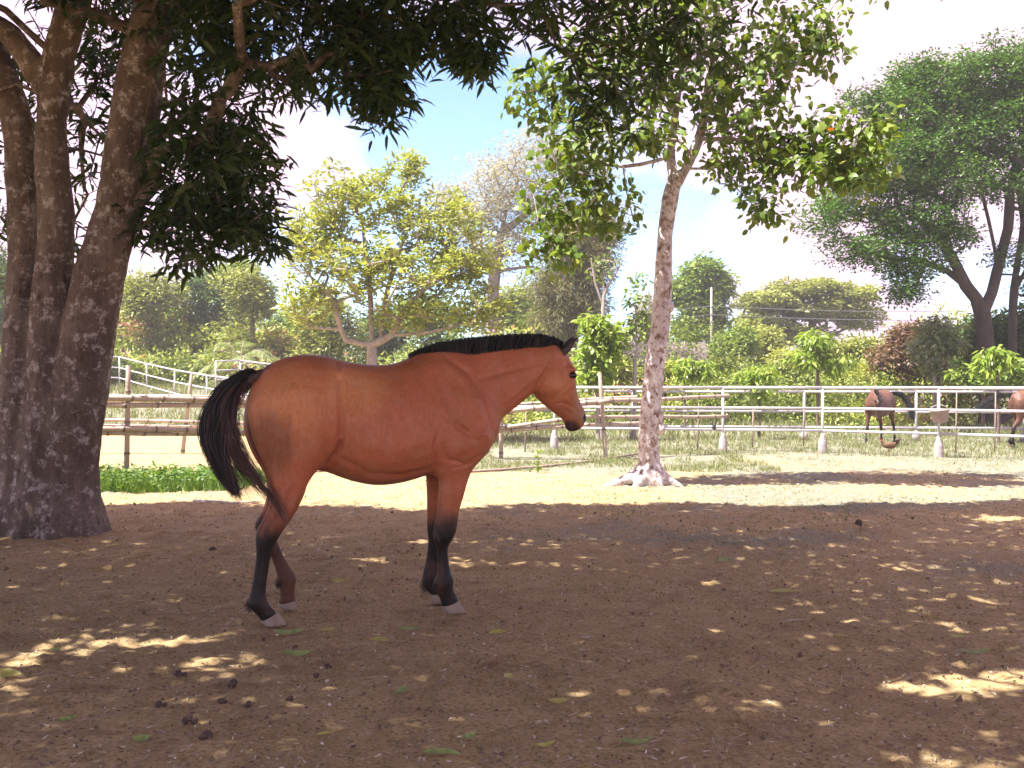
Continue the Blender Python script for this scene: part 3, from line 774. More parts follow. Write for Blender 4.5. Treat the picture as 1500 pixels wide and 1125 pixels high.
def leaves(P, D, L, Wd, shape, roll=None, rnd=None):
    n = len(P); T, Fc = shape; k = len(T)
    roll = rs.normal(size=n) * .6 if roll is None else roll
    M = orient(D, roll)
    S = np.stack([L, Wd, L], -1)
    V = P[:, None] + np.einsum('nij,nkj->nki', M, T[None] * S[:, None])
    Fa = (Fc[None] + (np.arange(n) * k)[:, None, None]).reshape(-1, 3)
    rnd = rs.rand(n) if rnd is None else rnd
    return V.reshape(-1, 3), Fa, np.repeat(rnd, k)
def leaf_obj(name, parts, mat, parent=None, kind='stuff'):
    V = []; Fs = []; A = []; n0 = 0
    for v, f, a in parts:
        V.append(v); Fs.append(f + n0); A.append(a); n0 += len(v)
    me = mesh(name, np.concatenate(V), np.concatenate(Fs), mat, True, {'rnd': np.concatenate(A)})
    o = link(name, me, parent)
    if kind: o['kind'] = kind
    return o
BLADE = (np.array([(0,.5,0),(0,-.5,0),(.55,.32,.05),(.55,-.32,.05),(1,0,-.06)], float), np.array([(0,1,3),(0,3,2),(2,3,4)]))
def blades(n, xr, yr, Lr, wd, dens=None, lean=.45, clump=5, spread=.03):
    m_ = n // clump
    x = rs.uniform(*xr, m_); y = rs.uniform(*yr, m_)
    if dens is not None:
        k = rs.rand(m_) < dens(x, y); x, y = x[k], y[k]
    k = inview(x, y, .12); x, y = x[k], y[k]
    x = np.repeat(x, clump) + rs.normal(size=len(x) * clump) * spread; y = np.repeat(y, clump) + rs.normal(size=len(y) * clump) * spread
    P = np.stack([x, y, gh(x, y) - .005], -1)
    D = rs.normal(size=(len(x), 3)) * lean; D[:, 2] = 1
    L = rs.uniform(*Lr, len(x)) * (.6 + .8 * fbm(P * [1.3, 1.3, 0], 2)); return leaves(P, D, L, np.full(len(x), wd) * rs.uniform(.6, 1.3, len(x)), BLADE, rs.rand(len(x)) * 6.28)
M_grass = leaf_mat('grass_blades', [(0, (.11, .15, .045)), (.5, (.19, .22, .085)), (.85, (.31, .31, .16)), (1, (.44, .39, .27))], .4, .55)
M_lush = leaf_mat('lush_grass_blades', [(0, (.05, .12, .015)), (.6, (.11, .20, .03)), (1, (.20, .28, .06))], .4, .5)
def nd(x, y, s=.8, o=0): return fbm(np.stack([x * s, y * s, x * 0 + o], -1), 3)

# lush strip under the left bamboo fence
leaf_obj('grass', [blades(34000, (-7.2, -3.2), (12.9, 15.0), (.10, .24), .012, lambda x, y: sstep(1.25, .35, np.abs(y - 13.95 - .08 * (x + 5)) + (nd(x, y, 1.6) - .5) * 2.2) * sstep(-3.4, -4.0, x + nd(x, y) - .5), .5, 6, .04),
    leaves(*(lambda x, y: (np.stack([x, y, gh(x, y) + rs.uniform(.05, .22, len(x))], -1), np.c_[rs.normal(size=(len(x), 2)), rs.normal(size=len(x)) * .3 + .2]))(rs.uniform(-6.5, -3.8, 3000), 13.95 + rs.normal(size=3000) * .45), rs.uniform(.04, .09, 3000), rs.uniform(.025, .05, 3000), ROUND)], M_lush)
# meadow beyond the pipe fence and verge along it
leaf_obj('grass', [blades(60000, (-14, 14), (17.5, 27), (.06, .15), .012, lambda x, y: sstep(-.3, 1.2, y - fence_line(x) + 1.0 + (nd(x, y) - .5) * 2) * (1 - sstep(-2, -4, x) * (y < 26)), .5, 5, .05),
    blades(52000, (-24, 22), (26, 46), (.16, .40), .03, lambda x, y: np.maximum(sstep(.3, .5, nd(x, y, .4)), (x < -6) * 1.0), .45, 6, .10),
    blades(16000, (-1.6, 4.4), (15.8, 20.5), (.05, .13), .011, lambda x, y: sstep(.40, .58, nd(x, y, 1.1, 5)), .6, 5, .04)], M_grass)
# short sprigs in the trodden yard
leaf_obj('grass', [blades(52000, (-5, 7), (3.2, 12), (.015, .042), .005, lambda x, y: (sstep(.44, .60, nd(x, y, .9, 31)) * .9 + .05) * (.25 + .75 * sstep(-1, 2, x) * sstep(4.2, 6.5, y)), .9, 5, .03),
    blades(30000, (-6, 9), (10, 19), (.02, .06), .009, lambda x, y: (.15 + .85 * sstep(.45, .6, nd(x, y, .9, 7))) * (.25 + .75 * sstep(-2, 2, x)), .9, 5, .05)], M_grass)
# straw, chips and crumbs of soil lying about
m_lit = leaf_mat('dry_litter', [(0, (.10, .06, .045)), (.45, (.20, .135, .10)), (.7, (.36, .28, .19)), (1, (.62, .54, .42))], 0, .8)
n = 14000; y = 2.6 + 15 * rs.rand(n)**1.5; x = rs.uniform(-1, 1, n) * y * .58; k = nd(x, y, .7, 3) > .36; x, y = x[k], y[k]; n = len(x)
P = np.stack([x, y, gh(x, y) + .012], -1); D = np.c_[rs.normal(size=(n, 2)), rs.normal(size=n) * .12]
straw = leaves(P, D, rs.uniform(.012, .055, n) * (.7 + y * .05), rs.uniform(.002, .004, n) * (1 + y * .10), BLADE, rnd=.5 + .5 * rs.rand(n))
n = 12000; y = 2.6 + 12 * rs.rand(n)**1.4; x = rs.uniform(-1, 1, n) * y * .58
P = np.stack([x, y, gh(x, y) + .008], -1); D = np.c_[rs.normal(size=(n, 2)), rs.normal(size=n) * .2]
bits = leaves(P, D, rs.uniform(.008, .026, n), rs.uniform(.006, .018, n), ROUND, rnd=rs.rand(n)**1.5)
leaf_obj('ground_litter', [straw, bits], m_lit)
# crumbs: small soil lumps
oc = np.array([(1,0,0),(-1,0,0),(0,1,0),(0,-1,0),(0,0,1),(0,0,-.5)], float); of = np.array([(0,2,4),(2,1,4),(1,3,4),(3,0,4),(2,0,5),(1,2,5),(3,1,5),(0,3,5)])
n = 2300; y = 2.6 + 10 * rs.rand(n)**1.2; x = rs.uniform(-1, 1, n) * y * .58; k = rs.rand(n) < sstep(.38, .62, nd(x, y, .6, 11)) + .6 * np.exp(-(((x + 1.3) / .9)**2 + ((y - 4.7) / .5)**2)); x, y = x[k], y[k]; n = len(x)
sz = rs.uniform(.003, .011, n) * (1 + 1.2 * (rs.rand(n) > .94)); M3 = orient(rs.normal(size=(n, 3)), rs.rand(n) * 6)
Vc = np.stack([x, y, gh(x, y) + .012], -1)[:, None] + np.einsum('nij,nkj->nki', M3, oc[None] * sz[:, None, None] * rs.uniform(.6, 1.3, (n, 6, 1)))
Fc = (of[None] + (np.arange(n) * 6)[:, None, None]).reshape(-1, 3)
o = link('soil_crumbs', mesh('soil_crumbs', Vc, Fc, plain_mat('soil_crumb', (.17, .105, .06), .95, .3, 20, .2), True)); tag(o, kind='stuff')
# ------------------------------------------------------------------ trees
def lobe_points(lobes, n, shell=.45):
    """lobes: (centre, radii, weight); points spread through them, denser toward the rim"""
    wts = np.array([l[2] for l in lobes], float); wts /= wts.sum()
    cnt = np.maximum(1, (wts * n).astype(int)); Ps = []
    for (c, r, _), k in zip(lobes, cnt):
        d = rs.normal(size=(k, 3)); d /= np.linalg.norm(d, axis=1)[:, None]
        rad = (shell + (1 - shell) * rs.rand(k, 1))**(1 / 1.6)
        rad *= .82 + .36 * fbm(d * 1.6 + np.array(c) * .7, 2)[:, None]
        Ps.append(np.array(c) + d * rad * np.array(r))
    return np.concatenate(Ps)

def skeleton(trunks, targets, step=.35, wig=.10, lift=.25, fmin=.45, bias=.35):
    """grow limbs from the trunk poly-lines out to every target; returns positions, parents, is-trunk flags"""
    P = []; par = []; plen = []; ok = []
    for tr in trunks:
        tr = np.array(tr, float); seg = np.linalg.norm(np.diff(tr, axis=0), axis=1); s = np.r_[0, np.cumsum(seg)]
        m = max(4, int(s[-1] / step) + 1); tt = np.linspace(0, s[-1], m)
        pts = np.stack([np.interp(tt, s, tr[:, k]) for k in range(3)], 1)
        start = -1
        if len(P): start = int(np.argmin(np.linalg.norm(np.array(P) - pts[0], axis=1)))
        for k, p in enumerate(pts):
            if k == 0 and start >= 0: prev = start; continue
            P.append(p); par.append(prev if k else -1); prev = len(P) - 1
            plen.append(0 if par[-1] < 0 else plen[par[-1]] + step); ok.append(tt[k] / s[-1] >= fmin or start >= 0)
    nt_ = len(P)
    P = [np.array(p) for p in P]
    base = P[int(np.argmax(np.array(ok)))]
    order = np.argsort(np.linalg.norm(targets - base, axis=1))
    arr = np.zeros((len(P) + len(targets) * 40, 3)); arr[:len(P)] = P; pl = np.zeros(len(arr)); pl[:len(P)] = plen
    okk = np.zeros(len(arr), bool); okk[:len(P)] = ok; par = par + [0] * (len(arr) - len(par)); cnt = len(P); tips = []
    for ti in order:
        t = targets[ti]; d = np.linalg.norm(arr[:cnt] - t, axis=1)
        cost = d + bias * pl[:cnt] * .5; cost[~okk[:cnt]] = 1e9
        a = int(np.argmin(cost)); D = d[a]; m = max(1, min(30, int(D / step)))
        p0 = arr[a]; prev = a; out_ = (t - p0)
        jit = rs.normal(size=3) * wig * D
        for k in range(1, m + 1):
            u = k / m; q = p0 + out_ * u + (np.array([0, 0, lift * D]) + jit) * math.sin(math.pi * u) * .5 + (rs.normal(size=3) * wig * step * .8 if k < m else 0)
            if cnt >= len(arr) - 1: break
            arr[cnt] = q; par[cnt] = prev; pl[cnt] = pl[prev] + D / m; okk[cnt] = True; prev = cnt; cnt += 1
        tips.append(prev)
    return arr[:cnt], np.array(par[:cnt]), nt_, np.array(tips)

def limb_mesh(P, par, r_tip, r_base, k=6, p=2.3, trunk_r=None, nt_=0, min_r=0.0, kbig=12):
    n = len(P); w_ = np.zeros(n); nch = np.zeros(n, int)
    for i in range(n - 1, 0, -1):
        if nch[i] == 0: w_[i] = 1.0
        if par[i] >= 0: w_[par[i]] += w_[i]; nch[par[i]] += 1
    w_[w_ == 0] = 1
    e = math.log(r_base / r_tip) / math.log(max(w_.max(), 2))
    rad = r_tip * w_**min(e, 1 / 1.7)
    rad *= r_base / rad.max() if trunk_r is None else 1
    rad = np.maximum(rad, r_tip)
    if trunk_r is not None:
        rad[:nt_] = trunk_r(P[:nt_])
        for i in range(nt_, n): rad[i] = min(rad[i], rad[par[i]] * .92)
    main = np.full(n, -1)
    for i in range(1, n):
        q = par[i]
        if q >= 0 and (main[q] < 0 or w_[i] > w_[main[q]]): main[q] = i
    T = np.zeros((n, 3)); has = par >= 0
    T[has] = P[has] - P[par[has]]
    m_ = main >= 0; T[m_] += P[main[m_]] - P[m_]
    T /= np.linalg.norm(T, axis=1)[:, None] + 1e-9
    def rings(Pc, Tc, rc, kk):
        ref = np.array([.37, .83, .12]); A = np.cross(Tc, ref); A /= np.linalg.norm(A, axis=1)[:, None] + 1e-9; B = np.cross(Tc, A)
        ph = np.arange(kk) * 2 * math.pi / kk
        return Pc[:, None] + rc[:, None, None] * (A[:, None] * np.cos(ph)[None, :, None] + B[:, None] * np.sin(ph)[None, :, None])
    Vs = []; Qs = []; n0 = 0
    for lo, hi, kk in ((min_r, .05, k), (.05, 99, kbig)):
        sel = np.where(has & (rad >= lo) & (rad < hi))[0]
        if not len(sel): continue
        ismain = main[par[sel]] == sel
        Ts = np.where(ismain[:, None], T[par[sel]], (P[sel] - P[par[sel]]) / (np.linalg.norm(P[sel] - P[par[sel]], axis=1)[:, None] + 1e-9))
        r0 = np.where(ismain, rad[par[sel]], rad[sel] * 1.15)
        Ra = rings(P[par[sel]], Ts, r0, kk); Rb = rings(P[sel], T[sel], rad[sel], kk)
        Vv = np.concatenate([Ra, Rb], 1).reshape(-1, 3)
        b = np.arange(len(sel))[:, None] * 2 * kk + n0; j = np.arange(kk)[None]
        Qs.append(np.stack([b + j, b + (j + 1) % kk, b + kk + (j + 1) % kk, b + kk + j], -1).reshape(-1, 4))
        Vs.append(Vv); n0 += len(Vv)
    return np.concatenate(Vs), np.concatenate(Qs), rad

def bark_mat(name, lo, hi, patch=None, patch_at=(.5, .6), scale=3.0, stretch=(1, 1, .35), bmp=.5, dark=None, dark_at=(.55, .68)):
    m, nt, b, o = new_mat(name)
    v = coords(nt, stretch); n1 = noise(nt, v, scale, 7, .65); n2 = noise(nt, v, scale * 7, 6, .7); n3 = noise(nt, coords(nt), scale * 2.6, 10, .78)
    c = mixc(nt, ramp(nt, n1, [(.35, 0.0), (.65, 1.0)]), lo, hi)
    c = mixc(nt, ramp(nt, n2, [(.32, .6), (.5, 0.0)]), c, tuple(x * .45 for x in lo))
    if patch: c = mixc(nt, ramp(nt, n3, [(patch_at[0], 0.0), (patch_at[1], 1.0)]), c, patch)
    if dark:
        n5 = noise(nt, coords(nt, (1, 1, .6)), scale * 2.1, 6, .7)
        c = mixc(nt, ramp(nt, n5, [(dark_at[0], 0.0), (dark_at[1], 1.0)]), c, dark)
    nt.links.new(c, b.inputs['Base Color']); b.inputs['Roughness'].default_value = .85; b.inputs['Specular IOR Level'].default_value = .2
    n9 = noise(nt, coords(nt, (stretch[0] * 2.2, stretch[1] * 2.2, stretch[2] * .35)), scale * 9, 7, .7)
    h = bump(nt, b, n2, bmp, .014); h = bump(nt, b, n9, bmp, .012, h); bump(nt, b, n1, bmp, .03, h)
    return m

def clumps(C, per, size, leafL, leafW, shape, droop=0.0, flat=1.0, ctr=None, up=0.0, spread=1.0):
    """leaves set round each clump centre, pointing outward from it"""
    n = len(C); idx = np.repeat(np.arange(n), per)
    o_ = rs.normal(size=(n * per, 3)); o_ /= np.linalg.norm(o_, axis=1)[:, None]; o_[:, 2] *= flat
    P = C[idx] + o_ * size * rs.rand(n * per, 1)**.5 * spread
    D = o_ + rs.normal(size=o_.shape) * .35; D[:, 2] = D[:, 2] * .6 - droop + up
    L = rs.uniform(.7, 1.2, n * per) * leafL
    tone = np.repeat(rs.rand(n), per) * .45 + rs.rand(n * per) * .55
    return leaves(P, D, L, L * leafW * rs.uniform(.8, 1.2, n * per), shape, rnd=tone)

def tree(name, label, cat, trunks, lobes, ntgt, r_tip, r_base, m_bark, m_leaf, per, csize, leafL, leafW, shape=DIAM, droop=.2, flat=.8, shell=.4,
         wig=.10, lift=.2, fmin=.5, step=.4, extra=0, group=None, up=0.0, bias=.35, min_r=0.0, drop_fn=None, parts=('trunk', 'crown')):
    base = np.array(trunks[0][0], float)
    T_ = lobe_points(lobes, ntgt, shell)
    P, par, nt_, tips = skeleton(trunks, T_, step, wig, lift, fmin, bias)
    V, q, rad = limb_mesh(P, par, r_tip, r_base, min_r=min_r)
    root = empty(name, base); tag(root, label, cat, group)
    link(parts[0], mesh(parts[0], V - base, q, m_bark, True), root)
    C = P[tips]
    if extra: C = np.concatenate([C, lobe_points(lobes, extra, shell)])
    if drop_fn is not None: C = C[drop_fn(C)]
    v, f, a = clumps(C, per, csize, leafL, leafW, shape, droop, flat, up=up)
    leaf_obj(parts[1], [(v - base, f, a)], m_leaf, root)
    return root
def lob(px, py, d, rx, rz, ry=None, wt=1.0):
    """a lobe seen round (px, py) at distance d, half sizes in pixels of the photograph's scale"""
    k = d / F
    return (W(px, py, d), (rx * k, (ry if ry is not None else rx * k), rz * k), wt)

# ---- the big mango tree on the left: three stems fused at the foot
def WZ(px, d, z): p = W(px, 560, d); p[2] = z; return p
MT = 9.35
S = Sculpt((-5.7, 8.2, -.12), (-2.2, 10.6, 5.7), .024)
def stem(pts, k=.08):
    pts = [(W(a, b, d), r) for a, b, d, r in pts]
    secs = [Sec(p + [r, 0, 0], p - [r, 0, 0], r * .95) for p, r in pts]
    V_, T_ = loft(secs, .3, .3, 22, 4); S.add_mesh(V_, T_, k)
stem([(78, 810, MT, .46), (78, 760, MT, .38), (74, 700, MT, .30), (72, 620, MT, .235), (72, 540, MT, .205), (75, 460, MT, .19), (78, 400, MT, .18), (82, 350, MT, .165), (81, 300, MT, .165), (74, 200, MT, .15), (80, 130, MT, .145), (82, 95, MT, .14)], .06)
stem([(80, 120, MT, .13), (92, 60, MT - .05, .15), (108, 0, MT - .1, .15), (135, -100, MT - .1, .14)], .06)
stem([(78, 160, MT, .10), (58, 118, MT, .13), (34, 75, MT, .14), (-10, 30, MT, .14), (-90, -10, MT, .13), (-180, -40, MT, .12)], .06)
stem([(108, 810, MT, .32), (107, 760, MT, .27), (106, 700, MT, .235), (110, 620, MT, .245), (118, 560, MT - .03, .25), (128, 500, MT - .08, .245), (144, 410, MT - .1, .24), (160, 350, MT - .1, .225), (176, 300, MT - .1, .22), (192, 200, MT - .1, .22), (208, 100, MT - .12, .205), (229, 0, MT - .15, .195), (250, -110, MT - .15, .17)], .06)
stem([(30, 810, MT + .12, .40), (32, 750, MT + .12, .30), (34, 680, MT + .12, .235), (33, 600, MT + .12, .20), (32, 500, MT + .12, .175), (34, 400, MT + .12, .15), (34, 350, MT + .12, .145), (28, 200, MT + .12, .14), (8, 110, MT + .15, .13), (-40, 20, MT + .2, .12)], .06)
for a, r in ((-2.6, .26), (-1.9, .24), (-1.1, .26), (-.35, .30), (.4, .26), (2.7, .28), (3.4, .25)):
    c = W(78, 785, MT); c[2] = .18; e = c + np.array([math.cos(a) * .50, math.sin(a) * .46, 0]); e[2] = -.10
    S.cap(c + np.array([math.cos(a) * .2, math.sin(a) * .16, .10]), e, r * .6, .04, k=.14)
S.cap(W(99, 122, MT - .22), W(99, 96, MT - .24), .035, .04, k=.03, sub=True)      # knot hole
S.ell(W(192, 262, MT - .25), (.07, .05, .05), .05)
S.cap(W(52, 590, MT - .24), W(66, 712, MT - .30), .045, .03, k=.07, sub=True)      # long scar at the foot
V, f = S.poly()
# bark relief
nn_ = vnormals(V, f)
rel = (fbm(V * [6, 6, 1.2], 4) - .5) * .06 + (fbm(V * [22, 22, 6] + 5, 3) - .5) * .028
cr = fbm(V * [2.2, 2.2, 3.5] + 40, 3); rel -= .012 * np.exp(-((cr - .5) / .012)**2)
sgn = 1 if np.mean((nn_ * (V - V.mean(0)))[:, 0]) > 0 else -1
V = V + nn_ * rel[:, None] * sgn
mango_base = W(85, 785, MT); mango_base[2] = 0
mango = empty('mango_tree', mango_base)
tag(mango, 'massive dark mango tree with several fused grey trunks at the left edge', 'tree')
M_mbark = bark_mat('mango_bark', (.085, .058, .042), (.185, .140, .112), patch=(.36, .31, .285), patch_at=(.53, .60), scale=3.4, stretch=(1, 1, .5), bmp=.7, dark=(.045, .024, .018), dark_at=(.60, .70))
link('trunk', mesh('trunk', V - mango_base, f, M_mbark, True), mango)
# canopy; out-of-view leaves are filled in and cut to shape the shade
PATCHES = [(205, 942, .42, .10), (130, 947, .28, .035), (330, 968, .12, .04), (40, 965, .2, .03), (1400, 1003, .34, .10), (1465, 985, .26, .07), (1385, 1112, .30, .08), (720, 828, .42, .03), (560, 820, .16, .025), (210, 915, .14, .03),
           (1435, 878, .16, .03), (1110, 1028, .08, .04), (1470, 762, .35, .08), (880, 835, .2, .03), (20, 995, .2, .03), (310, 973, .10, .03), (1450, 915, .2, .03), (1010, 852, .15, .03),
           (640, 795, .2, .03), (1330, 832, .2, .03), (1040, 915, .12, .03)]
def ground_at(px, py):
    d = CAM_H * F / (py - 562.5); return np.array([(px - 750) / F * d, d])
sd = np.array(sun_dir)
pc = []
for px, py, rx, ry in PATCHES:
    c = ground_at(px, py); pc.append((c[0], c[1], rx + .06, ry * c[1] / 4.6 + .05))
def shade_hit(P):
    """where the sun throws the shadow of points P on the ground"""
    t = P[:, 2] / sd[2]; return P[:, 0] - sd[0] * t, P[:, 1] - sd[1] * t
edge_n = lambda x: 11.35 + .22 * np.sin(x * 1.3) + .15 * np.sin(x * 3.1 + 1) + .35 * sstep(1.5, 4, x)
def keep_mango(P, m=0.0):
    x, y = shade_hit(P); k = y < edge_n(x) - m
    for cx, cy, rx, ry in pc:
        q = ((x - cx) / (rx + m * .5))**2 + ((y - cy) / (ry + m * .5))**2; k &= q > 1
    return k
vis_lobes = [lob(320, 235, 9.2, 95, 110, .9, 2.6), (W(270, 330, 9.4), (.50, .6, .42), 1.0), (W(370, 330, 9.2), (.28, .5, .32), .45), lob(400, 60, 9.0, 170, 85, .8, 2.4), lob(545, 60, 8.9, 75, 75, .6, 1.2), lob(560, 140, 8.9, 45, 45, .3, .5),
             lob(130, 120, 10.6, 170, 190, .7, 4.2), lob(225, 60, 10.0, 90, 90, .5, 1.2), lob(120, 330, 11.2, 70, 90, .4, .8), lob(60, 330, 11.0, 120, 110, .6, .9), lob(660, 45, 9.2, 75, 45, .5, .8), lob(690, 85, 9.2, 40, 25, .3, .3),
             lob(880, 70, 10.0, 130, 90, .7, .75), lob(905, 160, 10.2, 75, 60, .5, .35), lob(1010, 40, 10.0, 100, 55, .6, .3), lob(300, -30, 8.8, 330, 60, 1.0, 2.2), lob(760, -20, 9.3, 260, 45, .9, 1.4), lob(-60, 150, 9.6, 90, 230, .8, .8)]
Tv = lobe_points(vis_lobes, 1250, .2)
Tv = Tv[(shade_hit(Tv)[1] < 11.9)]
nov = 1500
To = np.stack([rs.uniform(-10.5, 5.0, nov), rs.uniform(.6, 10.6, nov), rs.uniform(0, 1, nov)], 1)
zmin = np.maximum(1.4 + .40 * np.maximum(To[:, 1], 0) + .35, 4.6); To[:, 2] = zmin + To[:, 2] * 1.6
To = To[keep_mango(To)]
top = [W(150, -100, MT), W(260, -330, MT - .6)]
trk = [[W(80, 600, MT), W(76, 300, MT), W(90, 100, MT), W(150, -100, MT - .1), W(250, -260, MT - .8)], [W(130, 500, MT), W(163, 330, MT - .1), W(210, 70, MT - .12), W(238, -110, MT - .15), W(330, -260, MT - .4), W(520, -330, MT - 1.2)],
       [W(90, 100, MT), W(20, 20, MT), W(-150, -60, MT), W(-300, -120, MT - .5)],
       [W(238, -110, MT - .15), W(420, -130, MT + .1), W(600, -90, MT + .5), W(730, 10, MT + .9), W(800, 62, MT + 1.0), W(880, 105, MT + 1.1)]]
allT = np.concatenate([Tv, To])
P, par, nt_, tips = skeleton(trk, allT, .35, .13, .10, .42, .25)
Vb, qb, rad = limb_mesh(P, par, .005, .115, k=5)
link('branches', mesh('branches', Vb - mango_base, qb, M_mbark, True), mango)
tipP = P[tips]
order_d = np.linalg.norm(tipP[:, None] - Tv[None, ::1], axis=2).min(1) < .02
Cv = np.concatenate([tipP[order_d], lobe_points(vis_lobes, 950, .1)]); Co = tipP[~order_d]
Cv = Cv[keep_mango(Cv, .05)]
def mango_leaves(C, per, L, wd, shape, drop=.75):
    n = len(C); idx = np.repeat(np.arange(n), per); az = rs.rand(n * per) * 6.283; el = -rs.uniform(.0, 1.35, n * per) * drop + .15
    D = np.stack([np.cos(az) * np.cos(el), np.sin(az) * np.cos(el), np.sin(el)], 1)
    P_ = C[idx] + D * .03 + rs.normal(size=(n * per, 3)) * [.04, .04, .05]
    LL = rs.uniform(.6, 1.15, n * per) * L
    return P_, D, LL, LL * wd * rs.uniform(.8, 1.2, n * per), np.repeat(rs.rand(n), per) * .5 + rs.rand(n * per) * .5, shape
def chosen(P_, D, LL, WW, rn, n_near, cond=None):
    """split off the n_near leaves that show largest"""
    px = np.abs(P_[:, 0] / P_[:, 1]) < .50; pz = (P_[:, 2] - CAM_H) / P_[:, 1] < .37
    sc_ = LL / np.linalg.norm(P_ - [0, 0, CAM_H], axis=1) * (.4 + .6 * np.sqrt(1 - np.clip(D[:, 1], -1, 1)**2)); sc_[~(px & pz)] = 0
    if cond is not None: sc_[~cond] = 0
    k = np.argsort(-sc_)[:n_near]; m_ = np.zeros(len(P_), bool); m_[k] = True; return m_
M_mleaf = leaf_mat('mango_leaf', [(0, (.020, .045, .012)), (.6, (.042, .078, .020)), (.93, (.075, .11, .028)), (1, (.26, .24, .05))], .46, .38)
P_, D, LL, WW, rn, _ = mango_leaves(Cv, 10, .19, .21, LANCE)
k = keep_mango(P_, -.03); P_, D, LL, WW, rn = P_[k], D[k], LL[k], WW[k], rn[k]
# leaves that show largest are parts of their own
def single_leaves(parent, base, P_, D, LL, WW, rn, shape, mat, nvar=5):
    vs = []
    for k_ in range(nvar):
        T_, Fc = shape; T2 = T_.copy(); T2[:, 2] *= .4 + .5 * k_; T2[:, 1] *= 1 + .1 * (k_ - 2)
        vs.append(mesh('leaf', T2, Fc, mat, True, {'rnd': np.full(len(T2), (k_ + .5) / nvar)}))
    M = orient(D, rs.normal(size=len(P_)) * .6)
    for i_ in range(len(P_)):
        o = bpy.data.objects.new('leaf', vs[min(nvar - 1, int(rn[i_] * nvar))])
        m4 = Matrix([[*(M[i_][r_] * [LL[i_], WW[i_], LL[i_]]), P_[i_][r_] - base[r_]] for r_ in range(3)] + [[0, 0, 0, 1]])
        o.parent = parent; o.matrix_local = m4; col.objects.link(o)
mk = chosen(P_, D, LL, WW, rn, 290)
single_leaves(mango, mango_base, P_[mk], D[mk], LL[mk], WW[mk], rn[mk], LANCE, M_mleaf)
v, f_, a = leaves(P_[~mk], D[~mk], LL[~mk], WW[~mk], LANCE, rnd=rn[~mk])
parts_ = [(v - mango_base, f_, a)]
nfill = 11600; Cf_ = np.stack([rs.uniform(-10.8, 5.6, nfill), rs.uniform(.5, 11.2, nfill), rs.rand(nfill)], 1)
zmin = np.maximum(1.4 + .40 * np.maximum(Cf_[:, 1], 0) + .30, 4.5); Cf_[:, 2] = zmin + Cf_[:, 2] * 1.9
Cf_ = Cf_[rs.rand(nfill) < 1 - .15 * sstep(-5.0, -1.5, Cf_[:, 0] + 0 * Cf_[:, 1]) * sstep(3.0, 6.0, Cf_[:, 1])]
horse_shade = np.stack([rs.uniform(-1.9, .5, 1500), rs.uniform(5.6, 7.0, 1500), rs.uniform(.9, 1.6, 1500)], 1); tt_ = (rs.uniform(4.9, 6.8, 1500) - horse_shade[:, 2]) / sd[2]
horse_shade = horse_shade + sd * tt_[:, None]  # unseen leaf clusters added up the sun's path to keep the horse shaded
Co = np.concatenate([Co, Cf_, horse_shade])
P_, D, LL, WW, rn, _ = mango_leaves(Co, 11, .26, .30, DIAM, .6); P_ = P_ + rs.normal(size=P_.shape) * [.22, .22, .12]
k = keep_mango(P_, .02) & (P_[:, 2] > 1.4 + .40 * P_[:, 1]); v, f_, a = leaves(P_[k], D[k], LL[k], WW[k], DIAM, rnd=rn[k])
parts_.append((v - mango_base, f_, a))
leaf_obj('foliage', parts_, M_mleaf, mango)
print('mango leaves', sum(len(p[1]) for p in parts_))

# ---- the white-barked tree in the yard
WD = 13.7
S = Sculpt((1.0, 13.0, -.12), (3.6, 14.5, 7.0), .016)
def stem2(pts, k=.05):
    secs = [Sec(W(a, b, WD + e) + [r, 0, 0], W(a, b, WD + e) - [r, 0, 0], r) for a, b, e, r in pts]
    V_, T_ = loft(secs, .3, .3, 18, 4); S.add_mesh(V_, T_, k)
stem2([(950, 722, 0, 0.2236), (951, 700, 0, 0.1849), (951, 675, 0, 0.1505), (950, 640, 0, 0.1419), (953, 600, 0, 0.1376), (957, 560, 0, 0.1419), (961, 520, 0, 0.1376), (967, 480, 0, 0.1290), (970, 440, 0, 0.1247), (972, 400, 0, 0.1221), (974, 350, 0, 0.1075), (979, 310, 0, 0.1118), (984, 280, 0, 0.1118), (992, 255, 0, 0.0946)])
stem2([(990, 265, 0, 0.0860), (983, 235, .05, 0.0645), (985, 200, .1, 0.0559), (992, 150, .1, 0.0473), (1000, 90, .1, 0.0387), (1004, 20, .1, 0.0344)])
stem2([(990, 270, 0, 0.0860), (1008, 240, 0, 0.0774), (1020, 212, 0, 0.0731), (1030, 180, 0, 0.0645), (1037, 130, 0, 0.0559), (1044, 70, 0, 0.0516), (1050, 10, 0, 0.0430), (1054, -60, 0, 0.0387)])
for a, L_, r in ((-2.8, .75, .10), (-2.1, .5, .10), (-1.2, .42, .10), (-.4, .5, .12), (.5, .5, .1), (2.4, .6, .10), (3.1, .5, .1)):
    c = WZ(950, WD, .16); e = c + np.array([math.cos(a) * L_, math.sin(a) * L_ * .7, 0]); e[2] = -.03
    S.cap(c + np.array([math.cos(a) * .1, math.sin(a) * .1, 0]), e, r, .03, k=.08)
for px, py, r in ((966, 610, .055), (969, 628, .06), (982, 450, .05), (973, 295, .04)): S.ell(W(px, py, WD - .08), (r, r, r * 1.4), .04)
V, f = S.poly(); nn_ = vnormals(V, f)
sgn = 1 if np.mean((nn_ * (V - V.mean(0)))[:, 0]) > 0 else -1
V = V + nn_ * (sgn * ((fbm(V * [9, 9, 5], 3) - .5) * .022 + (fbm(V * 24, 2) - .5) * .010))[:, None]
wb = WZ(950, WD, 0)
white = empty('white_barked_tree', wb); tag(white, 'slender tree with mottled white bark rooted in the yard between horse and fence', 'tree')
